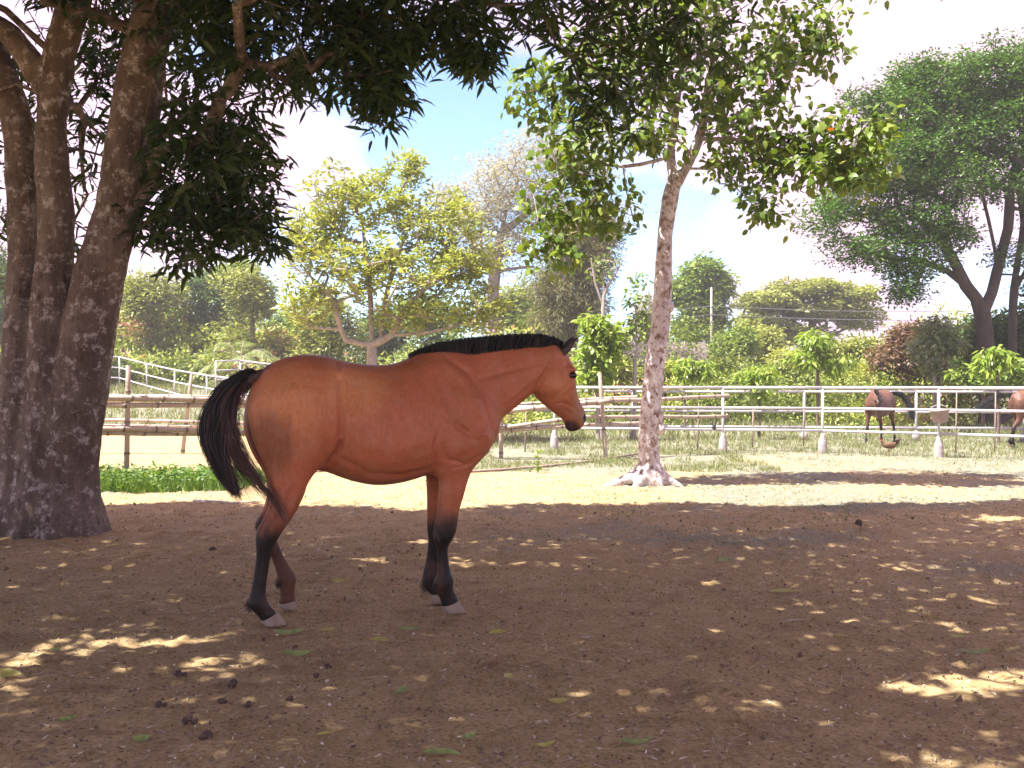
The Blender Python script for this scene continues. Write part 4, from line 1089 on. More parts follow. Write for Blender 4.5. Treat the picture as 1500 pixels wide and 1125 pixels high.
M_wbark = bark_mat('white_mottled_bark', (.50, .44, .43), (.70, .63, .63), patch=(.27, .17, .13), patch_at=(.50, .57), scale=4.5, stretch=(1, 1, .7), bmp=.5, dark=(.15, .08, .055), dark_at=(.56, .64))
link('trunk', mesh('trunk', V - wb, f, M_wbark, True), white)
M_wleaf = leaf_mat('broad_leaf', [(0, (0.066, 0.125, 0.020)), (.5, (0.132, 0.206, 0.033)), (.9, (0.240, 0.294, 0.050)), (.975, (0.264, 0.275, 0.055)), (.985, (0.420, 0.088, 0.022)), (1, (0.456, 0.125, 0.033))], .40, .40, (1.0, 1.0, .35))
WL = [lob(800, 130, 13.7, 60, 50, .5, .7), lob(860, 200, 13.5, 90, 70, .7, 1.2), lob(830, 290, 13.4, 65, 60, .5, .9), lob(900, 300, 13.5, 50, 45, .5, .5), lob(810, 360, 13.2, 45, 30, .3, .35), lob(900, 90, 13.9, 110, 100, .8, 1.8),
      lob(1000, 60, 13.6, 120, 110, .8, 2.2), lob(1090, 130, 13.6, 85, 90, .7, 1.5), lob(1150, 60, 13.8, 80, 70, .6, 1.1), lob(1205, 60, 13.8, 40, 55, .4, .5), lob(1130, 215, 13.4, 80, 38, .5, .8), lob(1210, 215, 13.2, 85, 60, .5, 1.2), lob(1250, 240, 13.2, 60, 55, .5, .8),
      lob(1130, 290, 13.3, 45, 32, .3, .4), lob(1070, 240, 13.5, 50, 30, .4, .4), lob(960, 190, 13.3, 50, 40, .4, .5), lob(1000, -60, 13.7, 200, 80, 1.2, 2.0), lob(1250, -30, 13.9, 60, 40, .5, .3), lob(1290, 190, 13.0, 25, 35, .3, .25)]
Tw = lobe_points(WL, 760, .15)
trk = [[W(951, 700, WD), W(957, 560, WD), W(972, 400, WD), W(984, 280, WD), W(1020, 212, WD), W(1037, 130, WD), W(1050, 10, WD), W(1054, -60, WD)], [W(984, 275, WD), W(984, 210, WD + .1), W(1000, 90, WD + .1), W(1004, 10, WD + .1)],
       [W(1020, 205, WD), W(1070, 203, WD - .1), W(1130, 215, WD - .25), W(1200, 228, WD - .4), W(1270, 215, WD - .5)], [W(1000, 120, WD + .1), W(930, 60, WD), W(860, 40, WD), W(790, 60, WD)], [W(984, 230, WD), W(920, 245, WD - .2), W(860, 235, WD - .2), W(815, 260, WD - .3)]]
P, par, nt_, tips = skeleton(trk, Tw, .22, .12, .05, .55, .2)
Vb, qb, rad = limb_mesh(P, par, .004, .06, k=5)
link('branches', mesh('branches', Vb - wb, qb, M_wbark, True), white)
C = np.concatenate([P[tips], lobe_points(WL, 520, .1)])
def broad(C, per, L):
    n = len(C); idx = np.repeat(np.arange(n), per); az = rs.rand(n * per) * 6.283; el = -rs.uniform(-.2, 1.3, n * per)
    D = np.stack([np.cos(az) * np.cos(el), np.sin(az) * np.cos(el), np.sin(el)], 1)
    P_ = C[idx] + D * .05 + rs.normal(size=(n * per, 3)) * .085
    LL = rs.uniform(.65, 1.15, n * per) * L
    return P_, D, LL, LL * rs.uniform(.5, .68, n * per), np.repeat(rs.rand(n), per) * .35 + rs.rand(n * per) * .65
P_, D, LL, WW, rn = broad(C, 7, .145)
mk = chosen(P_, D, LL, WW, rn, 290)
single_leaves(white, wb, P_[mk], D[mk], LL[mk], WW[mk], rn[mk], ROUND, M_wleaf)
v, f_, a = leaves(P_[~mk], D[~mk], LL[~mk], WW[~mk], ROUND, rnd=rn[~mk])
leaf_obj('foliage', [(v - wb, f_, a)], M_wleaf, white)

# ---- middle distance and background trees
M_grey = bark_mat('pale_grey_bark', (.22, .18, .155), (.38, .33, .30), scale=4, bmp=.4)
M_darkb = bark_mat('dark_furrowed_bark', (.045, .033, .027), (.085, .065, .055), scale=4, bmp=.4)
M_brown = bark_mat('brown_bark', (.10, .07, .055), (.19, .14, .115), scale=4, bmp=.4)
L_yel = leaf_mat('yellow_green_leaf', [(0, (0.163, 0.203, 0.045)), (.5, (0.300, 0.338, 0.083)), (1, (0.500, 0.513, 0.150))], .42, .4, (1, 1, .4))
L_mid = leaf_mat('mid_green_leaf', [(0, (0.084, 0.148, 0.026)), (.5, (0.167, 0.252, 0.043)), (1, (0.333, 0.399, 0.072))], .35, .45)
L_dark = leaf_mat('dark_green_leaf', [(0, (0.045, 0.090, 0.020)), (.6, (0.090, 0.157, 0.031)), (1, (0.180, 0.246, 0.050))], .3, .5)
L_pale = leaf_mat('pale_feathery_leaf', [(0, (0.230, 0.218, 0.143)), (.5, (0.345, 0.333, 0.220)), (1, (0.529, 0.494, 0.374))], .45, .5, (1, .97, .8))
L_bright = leaf_mat('bright_green_leaf', [(0, (0.115, 0.196, 0.022)), (.5, (0.218, 0.322, 0.039)), (1, (0.414, 0.483, 0.099))], .45, .35, (1, 1, .35))
L_rain = leaf_mat('rain_tree_leaf', [(0, (0.034, 0.092, 0.012)), (.6, (0.075, 0.161, 0.020)), (1, (0.184, 0.287, 0.045))], .35, .45)
L_olive = leaf_mat('olive_leaf', [(0, (0.126, 0.153, 0.036)), (.5, (0.252, 0.283, 0.065)), (1, (0.420, 0.456, 0.115))], .35, .5)
L_hedge2 = leaf_mat('grey_green_leaf', [(0, (.10, .13, .05)), (.6, (.20, .24, .10)), (1, (.40, .42, .24))], .4, .4)
L_red = leaf_mat('reddish_leaf', [(0, (.12, .10, .05)), (.5, (.20, .12, .075)), (1, (.26, .15, .11))], .35, .5)
L_cas = leaf_mat('needle_olive', [(0, (0.098, 0.104, 0.040)), (.5, (0.195, 0.189, 0.078)), (1, (0.332, 0.312, 0.140))], .3, .6)
def TW(*pts): return [W(*p) for p in pts]
def gz(px, d): x = (px - 750) / F * d; return np.array([x, d, float(gh(np.array([x]), np.array([d]))[0])])

tree('open_crowned_tree', 'low spreading tree with yellow-green leaf tufts and pale forked limbs behind the horse\'s back', 'tree',
     [[gz(542, 24), W(545, 540, 24), W(545, 505, 24)], TW((545, 507, 24), (505, 498, 23.8), (495, 470, 23.6), (490, 440, 23.5), (450, 400, 23.4)), TW((545, 505, 24), (543, 440, 24.2), (537, 380, 24.4), (530, 320, 24.5)),
      TW((545, 507, 24), (575, 490, 23.8), (590, 455, 23.6), (625, 420, 23.5), (665, 400, 23.5)), TW((555, 500, 24), (566, 430, 24), (580, 380, 24), (600, 330, 24)), TW((575, 492, 23.8), (640, 485, 23.6), (690, 470, 23.5))],
     [lob(450, 360, 24, 45, 55, 1.2, .9), lob(490, 300, 24, 55, 60, 1.2, 1), lob(560, 300, 24.3, 70, 60, 1.5, 1.4), lob(602, 245, 24.3, 22, 28, .5, .3), lob(640, 330, 24, 70, 55, 1.4, 1.3), lob(690, 390, 24, 60, 50, 1.2, 1.0), lob(620, 400, 23.5, 80, 50, 1.5, 1.3),
      lob(530, 390, 23.5, 80, 55, 1.5, 1.4), lob(450, 440, 23.6, 45, 45, 1.0, .8), lob(700, 460, 23.6, 50, 35, 1, .7), lob(600, 460, 23.6, 60, 30, 1, .6), lob(430, 330, 24, 18, 30, .4, .2)],
     640, .011, .13, M_grey, L_yel, 14, .13, .17, .42, DIAM, .0, .7, .1, .14, .12, .3, .3, extra=460, up=.25, bias=.2)
tree('feathery_tree', 'tall pale feathery tree fading out behind the yellow-green tree', 'tree', [[gz(720, 46), W(722, 420, 46), W(735, 330, 46), W(760, 260, 46)], TW((722, 400, 46), (690, 350, 46), (660, 320, 46)), TW((735, 340, 46), (790, 300, 46), (830, 250, 46))],
     [lob(790, 230, 46, 75, 50, 3, 1.2), lob(740, 260, 46, 60, 40, 3, 1), lob(850, 240, 46, 65, 55, 3, 1), lob(700, 310, 46, 70, 40, 3, 1.2), lob(790, 310, 46, 90, 45, 3, 1.2), lob(870, 330, 46, 60, 50, 3, .9), lob(720, 370, 46, 80, 35, 3, 1), lob(650, 290, 46, 30, 22, 2, .3)],
     520, .022, .28, M_grey, L_pale, 26, .62, .20, .30, DIAM, .1, .5, .1, .13, .2, .4, .9, extra=500)
tree('casuarina_tree', 'tall olive casuarina with twin trunks standing above the horse\'s ears', 'tree', [[gz(838, 40), W(836, 470, 40), W(834, 380, 40), W(836, 310, 40)], TW((838, 520, 40), (850, 440, 40), (858, 370, 40))],
     [lob(835, 350, 40, 36, 45, 1.3, 1), lob(862, 390, 40, 40, 45, 1.3, 1), lob(815, 420, 40, 40, 40, 1.3, 1), lob(860, 450, 40, 35, 38, 1.2, .9), lob(810, 470, 40, 35, 25, 1.2, .6), lob(880, 340, 40, 30, 30, 1, .6)],
     420, .014, .22, M_brown, L_cas, 34, .34, .26, .10, DIAM, .5, 1.1, .1, .1, .3, .3, .6, extra=420)
tree('bare_topped_tree', 'thin tree with bare pale upper twigs and leafy skirt beside the bamboo post', 'tree', [[gz(881, 24.6), W(881, 520, 24.6), W(884, 450, 24.6), W(884, 410, 24.6)], TW((884, 450, 24.6), (872, 415, 24.6), (866, 380, 24.6)), TW((884, 430, 24.6), (902, 400, 24.6), (918, 372, 24.6))],
     [lob(885, 390, 24.6, 28, 28, .5, .4)], 34, .010, .055, M_grey, L_mid, 2, .1, .14, .45, ROUND, .3, .8, .1, .06, .2, .5, .2)
tree('leafy_shrub', 'upright shrub of bright leaves wrapped round the thin tree right of the horse\'s head', 'shrub', [[gz(876, 24.3), W(876, 540, 24.3), W(876, 470, 24.3)]],
     [lob(872, 480, 24.3, 22, 28, .4, 1), lob(874, 520, 24.3, 28, 34, .45, 1.4), lob(898, 500, 24.3, 18, 36, .35, .9), lob(868, 552, 24.3, 24, 18, .4, .6)], 150, .006, .05, M_grey, L_bright, 16, .17, .17, .42, LANCE, .4, .9, .1, .1, .1, .1, .2, extra=70)
tree('thin_young_tree', 'thin young tree with scattered leaves directly left of the white trunk', 'tree', [[gz(929, 24.8), W(930, 520, 24.8), W(932, 460, 24.8), W(928, 420, 24.8)], TW((931, 510, 24.8), (945, 480, 24.8), (950, 455, 24.8))],
     [lob(925, 470, 24.8, 14, 50, .3, 1), lob(945, 470, 24.8, 18, 40, .3, 1), lob(932, 420, 24.8, 20, 20, .3, .5)], 60, .006, .05, M_grey, L_mid, 7, .15, .15, .5, ROUND, .3, .9, .1, .1, .1, .2, .25)
tree('round_tree', 'rounded green tree on a slim trunk beside the utility pole', 'tree', [[gz(1022, 56), W(1022, 470, 56), W(1026, 420, 56)]],
     [lob(1030, 400, 56, 30, 24, 1.4, 1), lob(1050, 420, 56, 24, 26, 1.2, 1), lob(1005, 425, 56, 24, 22, 1.2, .9), lob(1030, 450, 56, 38, 25, 1.5, 1.2), lob(1010, 480, 56, 24, 26, 1.2, .7), lob(1045, 480, 56, 20, 18, 1.2, .5)],
     260, .02, .25, M_brown, L_mid, 30, .40, .30, .5, DIAM, .1, .8, .3, .1, .2, .4, .6, extra=200)
tree('umbrella_crowned_tree', 'wide flat-topped tree beyond the hedge right of the utility pole', 'tree', [[gz(1185, 62), W(1186, 500, 62), W(1190, 470, 62)], TW((1188, 490, 62), (1150, 460, 62), (1120, 450, 62)), TW((1190, 480, 62), (1230, 450, 62), (1260, 440, 62))],
     [lob(1180, 424, 62, 65, 14, 3, 1.3), lob(1235, 434, 62, 45, 15, 3, 1), lob(1120, 442, 62, 40, 16, 3, 1), lob(1200, 455, 62, 60, 18, 3, 1.1), lob(1255, 465, 62, 30, 20, 2.5, .7), lob(1110, 475, 62, 32, 22, 2.5, .8), lob(1170, 490, 62, 50, 18, 2.5, .8)],
     420, .02, .35, M_brown, L_olive, 34, .5, .30, .5, DIAM, .0, .35, .2, .1, .25, .4, .8, extra=380)
tree('rain_tree', 'huge dark spreading tree with forked twin trunks at the right edge', 'tree',
     [[gz(1446, 30), W(1445, 520, 30), W(1440, 462, 30), W(1432, 440, 30), W(1412, 415, 30), W(1400, 385, 29.8), W(1370, 340, 29.6), W(1330, 310, 29.4)], TW((1438, 450, 30), (1455, 425, 30), (1462, 390, 30), (1450, 330, 30), (1435, 270, 30)),
      [gz(1484, 30.6), W(1483, 500, 30.6), W(1484, 440, 30.6), W(1488, 400, 30.6), W(1500, 330, 30.6), W(1490, 250, 30.6)], TW((1484, 430, 30.6), (1510, 380, 30.6), (1560, 300, 31)), TW((1412, 415, 30), (1385, 395, 30), (1340, 380, 29.6)), TW((1462, 390, 30), (1478, 330, 30), (1480, 250, 30))],
     [lob(1335, 112, 30, 32, 30, 1.0, .7), lob(1385, 130, 30, 60, 48, 1.8, 1.5), lob(1450, 118, 30, 65, 48, 2.2, 1.8), lob(1520, 120, 30, 60, 60, 2.4, 1.6), lob(1480, 195, 30, 85, 62, 2.6, 2.4), lob(1395, 205, 30, 80, 58, 2.2, 2.0), lob(1320, 165, 29.8, 55, 35, 1.5, 1.0),
      lob(1320, 240, 29.5, 80, 48, 2, 1.7), lob(1390, 270, 29.5, 55, 35, 2, .9), lob(1262, 145, 29.7, 28, 14, 1, .25), lob(1255, 285, 29.5, 60, 36, 1.6, .9), lob(1490, 275, 29.5, 50, 30, 2, .5), lob(1570, 250, 30, 80, 140, 2.5, 2), lob(1335, 322, 29.3, 80, 36, 1.6, 1.3), lob(1262, 362, 29.2, 70, 26, 1.5, .6),
      lob(1205, 320, 29.4, 42, 24, 1.2, .35), lob(1335, 378, 29.2, 55, 26, 1.2, .7), lob(1325, 425, 29.1, 30, 16, .8, .3), lob(1395, 350, 29.3, 35, 22, 1.3, .35), lob(1478, 372, 30, 30, 16, 1, .15), lob(1550, 400, 30, 60, 60, 2, .8)],
     1150, .014, .27, M_darkb, L_rain, 48, .40, .125, .5, DIAM, .0, .7, .25, .14, .15, .5, .5, extra=1050, bias=.25)

# shrubs and saplings along the far side of the meadow
tree('reddish_shrub', 'large rounded shrub tinged brownish red right of centre beyond the fence', 'shrub', [[gz(1335, 34), W(1335, 530, 34)]], [lob(1335, 500, 34, 34, 26, 1, 1), lob(1310, 530, 34, 34, 28, 1, 1), lob(1350, 540, 34, 36, 25, 1, 1)], 200, .01, .08, M_brown, L_red, 34, .28, .16, .5, DIAM, .1, .9, .3, .1, .1, .1, .4, extra=170)
tree('grey_green_tree', 'small tree with drooping grey-green leaves behind the hanging feed tub', 'tree', [[gz(1369, 30), W(1370, 540, 30), W(1372, 500, 30)]], [lob(1375, 480, 30, 30, 18, .9, 1), lob(1385, 505, 30, 26, 18, .9, 1), lob(1358, 510, 30, 24, 22, .8, 1), lob(1390, 545, 30, 34, 14, .9, .8)], 120, .01, .07, M_grey, L_hedge2, 18, .26, .20, .3, LANCE, .4, .7, .2, .1, .2, .2, .3, extra=60)
tree('mango_sapling', 'mango sapling with shiny yellow-green new leaves near the right edge', 'sapling', [[gz(1463, 23.5), W(1462, 560, 23.5), W(1460, 530, 23.5)]], [lob(1458, 522, 23.5, 26, 14, .5, 1), lob(1452, 538, 23.5, 24, 12, .5, .7)], 46, .008, .035, M_brown, L_bright, 13, .12, .24, .25, LANCE, .5, .7, .2, .1, .2, .3, .2)
tree('mango_sapling', 'young bright-leaved sapling in front of the flat-topped tree', 'sapling', [[gz(1198, 31), W(1198, 540, 31), W(1196, 500, 31)]], [lob(1196, 498, 31, 24, 16, .6, 1), lob(1188, 525, 31, 32, 18, .7, 1), lob(1222, 530, 31, 26, 16, .6, .7)], 80, .009, .05, M_brown, L_bright, 13, .16, .26, .28, LANCE, .5, .7, .2, .1, .2, .3, .25, extra=20)
tree('mango_sapling', 'low bright-leaved sapling hanging over the top rail left of the bright taller one', 'sapling', [[gz(1112, 25), W(1112, 575, 25), W(1110, 552, 25)]], [lob(1110, 548, 25, 30, 14, .5, 1), lob(1112, 568, 25, 18, 14, .4, .5)], 50, .008, .04, M_brown, L_bright, 13, .13, .2, .28, LANCE, .5, .7, .2, .1, .2, .3, .2)
tree('mango_sapling', 'bright green sapling just right of the white trunk by the thatched hut', 'sapling', [[gz(1003, 31), W(1003, 550, 31), W(1003, 535, 31)]], [lob(1003, 540, 31, 16, 20, .5, 1), lob(1032, 543, 31, 18, 16, .5, 1)], 60, .008, .04, M_brown, L_bright, 14, .15, .22, .3, LANCE, .5, .7, .2, .1, .2, .3, .2)
tree('broad_leaf_shrub', 'white-flecked broad-leaved shrub at the foot of the twin trunks', 'shrub', [[gz(1440, 28.5), W(1440, 560, 28.5)]], [lob(1430, 552, 28.5, 40, 16, .8, 1), lob(1495, 545, 28, 26, 26, .8, .7)], 110, .008, .05, M_brown, L_mid, 20, .22, .2, .45, ROUND, .3, .7, .2, .1, .2, .1, .3)
tree('dark_bush', 'dark rounded bush against the base of the big spreading tree', 'bush', [[gz(1440, 33), W(1445, 520, 33)]], [lob(1440, 495, 33, 32, 34, 1, 1), lob(1480, 500, 33, 34, 40, 1, 1.2), lob(1450, 545, 33, 60, 26, 1, 1), lob(1515, 500, 33, 30, 60, 1, 1)], 240, .01, .1, M_brown, L_dark, 40, .30, .2, .5, DIAM, .1, .9, .3, .1, .1, .1, .5, extra=200)
i_ = 0
SH = [(1075, 505, 44, 34, 36, L_mid, 'soft green bush left of the flat-topped tree', 'bush'), (1130, 510, 46, 36, 34, L_olive, 'olive bush under the left side of the flat-topped tree', 'bush'), (1165, 540, 38, 34, 24, L_yel, 'yellowish bush low behind the fence below the flat-topped tree', 'bush'),
      (1255, 525, 40, 42, 32, L_olive, 'olive bush between the bright sapling and the reddish shrub', 'bush'), (1280, 550, 36, 36, 16, L_yel, 'low yellow-green bush left of the reddish shrub', 'bush'), (1400, 540, 37, 30, 34, L_olive, 'olive bush between the reddish shrub and the twin trunks', 'bush'),
      (1060, 548, 38, 30, 20, L_yel, 'yellow-green bush beneath the utility pole', 'bush'), (975, 548, 36, 26, 14, L_yel, 'low bush in front of the thatched hut', 'bush'), (955, 470, 60, 34, 40, L_pale, 'hazy pale tree behind the thatched hut', 'tree'),
      (905, 545, 34, 22, 20, L_olive, 'small olive bush left of the thatched hut', 'bush'), (800, 480, 50, 50, 50, L_mid, 'green bush mass below the casuarina', 'tree'), (745, 450, 52, 60, 60, L_olive, 'olive tree behind the right side of the yellow-green tree', 'tree'),
      (640, 470, 44, 70, 50, L_mid, 'green tree directly behind the horse\'s withers', 'tree'), (560, 480, 46, 60, 50, L_dark, 'dark tree behind the forked pale limbs', 'tree'), (480, 470, 42, 50, 50, L_olive, 'olive tree above the horse\'s rump', 'tree'), (425, 490, 49, 50, 42, L_mid, 'bushy green tree left of the horse\'s rump', 'tree'),
      (220, 430, 46, 60, 45, L_olive, 'rounded olive forest tree beside the mango trunk', 'tree'), (300, 425, 48, 55, 50, L_dark, 'dark rounded forest tree behind the palm', 'tree'), (370, 430, 44, 50, 45, L_olive, 'olive forest tree above the palm fronds', 'tree'), (345, 400, 56, 40, 22, L_mid, 'distant green treetop under the drooping mango branch', 'tree'),
      (180, 482, 50, 60, 42, L_mid, 'green shrub mass close right of the mango trunk', 'shrub'), (262, 486, 49, 52, 34, L_bright, 'sunlit bright shrub above the left pipe fence', 'shrub'), (322, 500, 48, 48, 30, L_mid, 'leafy shrub under the palm fronds', 'shrub'), (388, 512, 47, 44, 26, L_bright, 'bright low shrub left of the tail', 'shrub'),
      (60, 470, 42, 90, 80, L_dark, 'dark forest tree seen between the mango trunks', 'tree'), (-40, 420, 40, 90, 120, L_dark, 'dark forest tree beyond the left edge of the mango trunk', 'tree'), (175, 545, 43, 26, 10, L_mid, 'low green bush behind the left bamboo post', 'bush'), (800, 545, 36, 50, 22, L_yel, 'yellow-green low bush behind the horse\'s head', 'bush'), (700, 540, 38, 60, 26, L_mid, 'green low bush behind the horse\'s neck', 'bush')]
for px, py, d, rx, rz, lm, lb, ct in SH:
    k = d / F; z0 = float(gh(np.array([(px - 750) * k]), np.array([float(d)]))[0])
    hb = (W(px, py, d)[2] + rz * k - z0)
    lobes = [(W(px + rs.uniform(-.45, .45) * rx, py + rs.uniform(-.4, .5) * rz, d + rs.uniform(-.6, .6)), (rx * k * rs.uniform(.45, .65), rx * k * .6, rz * k * rs.uniform(.45, .65)), 1) for _ in range(6)]
    if hb > rz * k * 2.3: lobes += [(np.array([(px - 750) * k + rs.uniform(-.6, .6) * rx * k, d + .3, z0 + .5 * (hb - 1.6 * rz * k)]), (rx * k * .7, rx * k * .5, .6 * (hb - 1.6 * rz * k)), 1.1) for _ in range(2)]
    ll = .19 if lm is not L_bright else .24
    tree('background_' + ct, lb, ct, [[np.array([(px - 750) * k, d, z0]), np.array([(px - 750) * k, d, z0 + hb * .6])]], lobes, 110, .012, .06 + .012 * hb, M_brown, lm, 38, .34 + .002 * rx, ll * (1 + max(0, d - 34) * .012), .45, DIAM, .1, .8, .3, .1, .1, .1, .5, extra=int(2.0 * rx * rz * k * k * 12) + 60, group='trees and bushes beyond the paddock')
# undergrowth between the shrubs
L_hedge = leaf_mat('undergrowth_leaf', [(0, (0.062, 0.113, 0.024)), (.3, (0.140, 0.194, 0.036)), (.6, (0.266, 0.324, 0.067)), (.9, (0.469, 0.502, 0.121)), (.97, (0.562, 0.551, 0.194)), (1, (0.600, 0.259, 0.242))], .38, .5)
hc = []; tone_c = []
for x in np.arange(-26, 27, .42):
    for yy in (30.5, 33.5, 37.0):
        h0 = (0.8 if yy < 32 else 1.8 if yy < 35 else 2.9) * (.45 + 1.1 * vnoise(np.array([x * .35, yy, 4.0]))) * (1 if x > -3 else 1.25)
        if yy < 32 and vnoise(np.array([x * .5, 1.0, 9.0])) < .45: continue
        if x * yy / 32 < -4.5: continue
        g = float(gh(np.array([x * yy / 32]), np.array([yy]))[0]); k_ = int(7 + 6 * h0)
        q = np.stack([x * yy / 32 + rs.normal(size=k_) * .35, yy + rs.normal(size=k_) * .5, g + rs.rand(k_) * h0], 1); hc.append(q); tone_c.append(np.full(k_, vnoise(np.array([x * .28, yy * .5, 2.0]))))
for x in np.arange(-27, 2, .55):
    for yy in (43.5, 46.0, 48.5):
        h0 = (1.3 if yy < 45 else 2.3 if yy < 48 else 3.2) * (.5 + 1.0 * vnoise(np.array([x * .3, yy, 14.0]))) * (.55 + .45 * float(sstep(-7, -12, x)))
        g = float(gh(np.array([x]), np.array([yy]))[0]); k_ = int(8 + 7 * h0)
        hc.append(np.stack([x + rs.normal(size=k_) * .45, yy + rs.normal(size=k_) * .5, g + rs.rand(k_) * h0], 1)); tone_c.append(np.full(k_, .12 + vnoise(np.array([x * .28, yy * .5, 22.0]))))
hc = np.concatenate(hc); tone_c = np.concatenate(tone_c); per_ = 24; ii_ = np.repeat(np.arange(len(hc)), per_); od = rs.normal(size=(len(ii_), 3)); od /= np.linalg.norm(od, axis=1)[:, None]
v_, f_, a_ = leaves(hc[ii_] + od * .3 * rs.rand(len(ii_), 1)**.4, od + [0, -.1, .1], rs.uniform(.09, .2, len(ii_)) * (1 + .5 * (hc[ii_, 1] > 42)), rs.uniform(.045, .10, len(ii_)) * (1 + .5 * (hc[ii_, 1] > 42)), DIAM, rnd=np.clip(.25 + (tone_c[ii_] - .5) * .9 + rs.rand(len(ii_)) * .62, 0, 1))
leaf_obj('undergrowth', [(v_, f_, a_)], L_hedge)
# far wood closing the view
Cf = []
for x in np.arange(-70, 75, 2.2):
    d = 74 + rs.uniform(-5, 5); h = rs.uniform(3.0, 5.0) + (3.5 if x < -14 else 0); c = np.array([x * 1.05, d, .9 + h * .5])
    Cf.append(lobe_points([(c, (2.6, 2.2, h * .55), 1)], 46, .4))
Cf = np.concatenate(Cf)
fw = leaf_obj('far_wood', [clumps(Cf, 26, .8, .42, .5, DIAM, .1, .8)], L_olive)

# young palm among the shrubs on the left
M_frond = leaf_mat('frond_leaf', [(0, (.10, .15, .04)), (.5, (.18, .24, .07)), (1, (.33, .36, .16))], .4, .4)
pb = gz(352, 40); pr = empty('palm', pb); tag(pr, 'young palm with arching pale fronds left of the horse\'s rump', 'palm')
mb = MB(); mb.tube([(0, 0, -.05), (0, 0, .5), (.02, 0, 1.3)], [.12, .10, .09], 10); mb.obj('trunk', M_brown, pr)
for k_, (az, el, L_) in enumerate([(2.9, .75, 2.9), (2.4, .4, 2.5), (3.4, .3, 2.3), (.3, .55, 2.9), (.0, .1, 2.8), (.7, .9, 2.5), (1.6, 1.2, 2.8), (-.5, .8, 2.5), (3.0, 1.15, 2.7), (-1.2, .6, 2.2)]):
    t = np.linspace(0, 1, 16); hx = np.cos(az) * np.cos(el); hy = np.sin(az) * np.cos(el)
    R_ = np.stack([hx * t * L_, hy * t * L_, 1.25 + math.sin(el) * t * L_ - .75 * L_ * t**2.2], 1)
    Vp = []; 
    Tn = np.gradient(R_, axis=0); Tn /= np.linalg.norm(Tn, axis=1)[:, None]
    sd_ = np.cross(Tn, [0, 0, 1.0]); sd_ /= np.linalg.norm(sd_, axis=1)[:, None] + 1e-9
    pp = np.repeat(np.linspace(.15, .99, 26), 2); ii = pp * 15; i0_ = np.minimum(ii.astype(int), 14); ff_ = (ii - i0_)[:, None]
    Pp = R_[i0_] * (1 - ff_) + R_[i0_ + 1] * ff_; sg = np.tile([1, -1], 26)[:, None]
    Dd = sd_[i0_] * sg + Tn[i0_] * .6 + np.array([0, 0, -.35]); LLp = .48 * np.sin(np.clip(pp * 2.6 + .35, 0, 3)) + .08
    v, f_, a = leaves(Pp, Dd, LLp, np.full(len(pp), .045), LANCE)
    mb = MB(); mb.tube(R_, np.linspace(.022, .005, 16), 5)
    st_ = mb.obj('frond', M_grey, pr); leaf_obj('leaflets', [(v, f_, a)], M_frond, st_)
# ------------------------------------------------------------------ fences
def bamboo_mat():
    m, nt, b, o = new_mat('weathered_bamboo'); v = coords(nt, (1, 1, 1), 'Object')
    n1 = noise(nt, v, 3, 5); n2 = noise(nt, v, 30, 5, .7)
    c = mixc(nt, n1, (.30, .22, .165), (.50, .41, .33)); c = mixc(nt, ramp(nt, n2, [(.4, .5), (.55, 0.0)]), c, (.16, .10, .07))
    c = mixc(nt, attr(nt, 'node'), c, (.10, .065, .045))
    nt.links.new(c, b.inputs['Base Color']); b.inputs['Roughness'].default_value = .6; bump(nt, b, n2, .3, .004); return m
M_bam = bamboo_mat()
def bamboo(name, pts, r0, r1, parent, seg=.42, bow=0.0):
    """a pole with swollen dark joints; pts in the thing's own frame"""
    pts = np.array(pts, float); s = np.r_[0, np.cumsum(np.linalg.norm(np.diff(pts, axis=0), axis=1))]; L = s[-1]
    nk = max(2, int(L / seg)); T = []; Rr = []; A = []
    off = rs.rand() * .4
    for k in range(nk + 1):
        c = (k + off) / nk * L
        for d_, rr, a in ((-.045, 1.0, 0), (-.016, 1.06, .3), (-.006, 1.20, 1), (.006, 1.16, 1), (.018, .97, .25), (.05, 1.0, 0)):
            if 0 <= c + d_ <= L: T.append(c + d_); Rr.append(rr); A.append(a)
    T = np.r_[0, T, L]; Rr = np.r_[1, Rr, 1]; A = np.r_[.6, A, .6]
    P = np.stack([np.interp(T, s, pts[:, k]) for k in range(3)], 1)
    w_ = fbm(np.stack([T * .8, T * 0 + rs.rand() * 50, T * 0], 1), 2) - .5; P[:, 2] += w_ * .05 * np.sin(np.pi * T / L)
    if bow: P[:, 2] += bow * np.sin(np.pi * T / L)
    mb = MB(); mb.tube(P, (r0 + (r1 - r0) * T / L) * Rr, 10)
    return link(name, mb.mesh(name, M_bam, True, {'node': np.r_[np.repeat(A, 10), .8, .8]}), parent)
bf = empty('bamboo_fence', gz(185, 14.1)); B0 = np.array(bf.location)
tag(bf, 'weathered bamboo rail fence running behind the horse to the white trunk', 'fence')
def rel(*p): return [np.array(q, float) - B0 for q in p]
def zz_(px, d, z): q = W(px, 560, d); q[2] = z; return q
for px, d, ztop, lean in ((185, 14.1, 1.67, .03), (395, 15.6, 1.5, 0), (560, 17.0, 1.4, .03), (734, 18.55, 1.28, 0), (888, 18.25, 1.60, -.12)):
    a = gz(px, d); bamboo('post', rel(a - [0, 0, .06], a + [lean, 0, ztop]), .040, .034, bf)
fd = .07   # rails are tied to the face of the posts
def rail(p, q, r0=.04, r1=.034, mid=None, bow=0.0): bamboo('rail', rel(p, *( [mid] if mid is not None else []), q), r0, r1, bf, .45, bow)
dL = 14.1 - fd
rail(W(-140, 583, 13.2), W(395, 588, 15.5), .046, .042, W(185, 584.5, dL)); rail(W(-140, 592, 13.3), W(395, 594, 15.55), .040, .036, W(185, 593.5, dL))
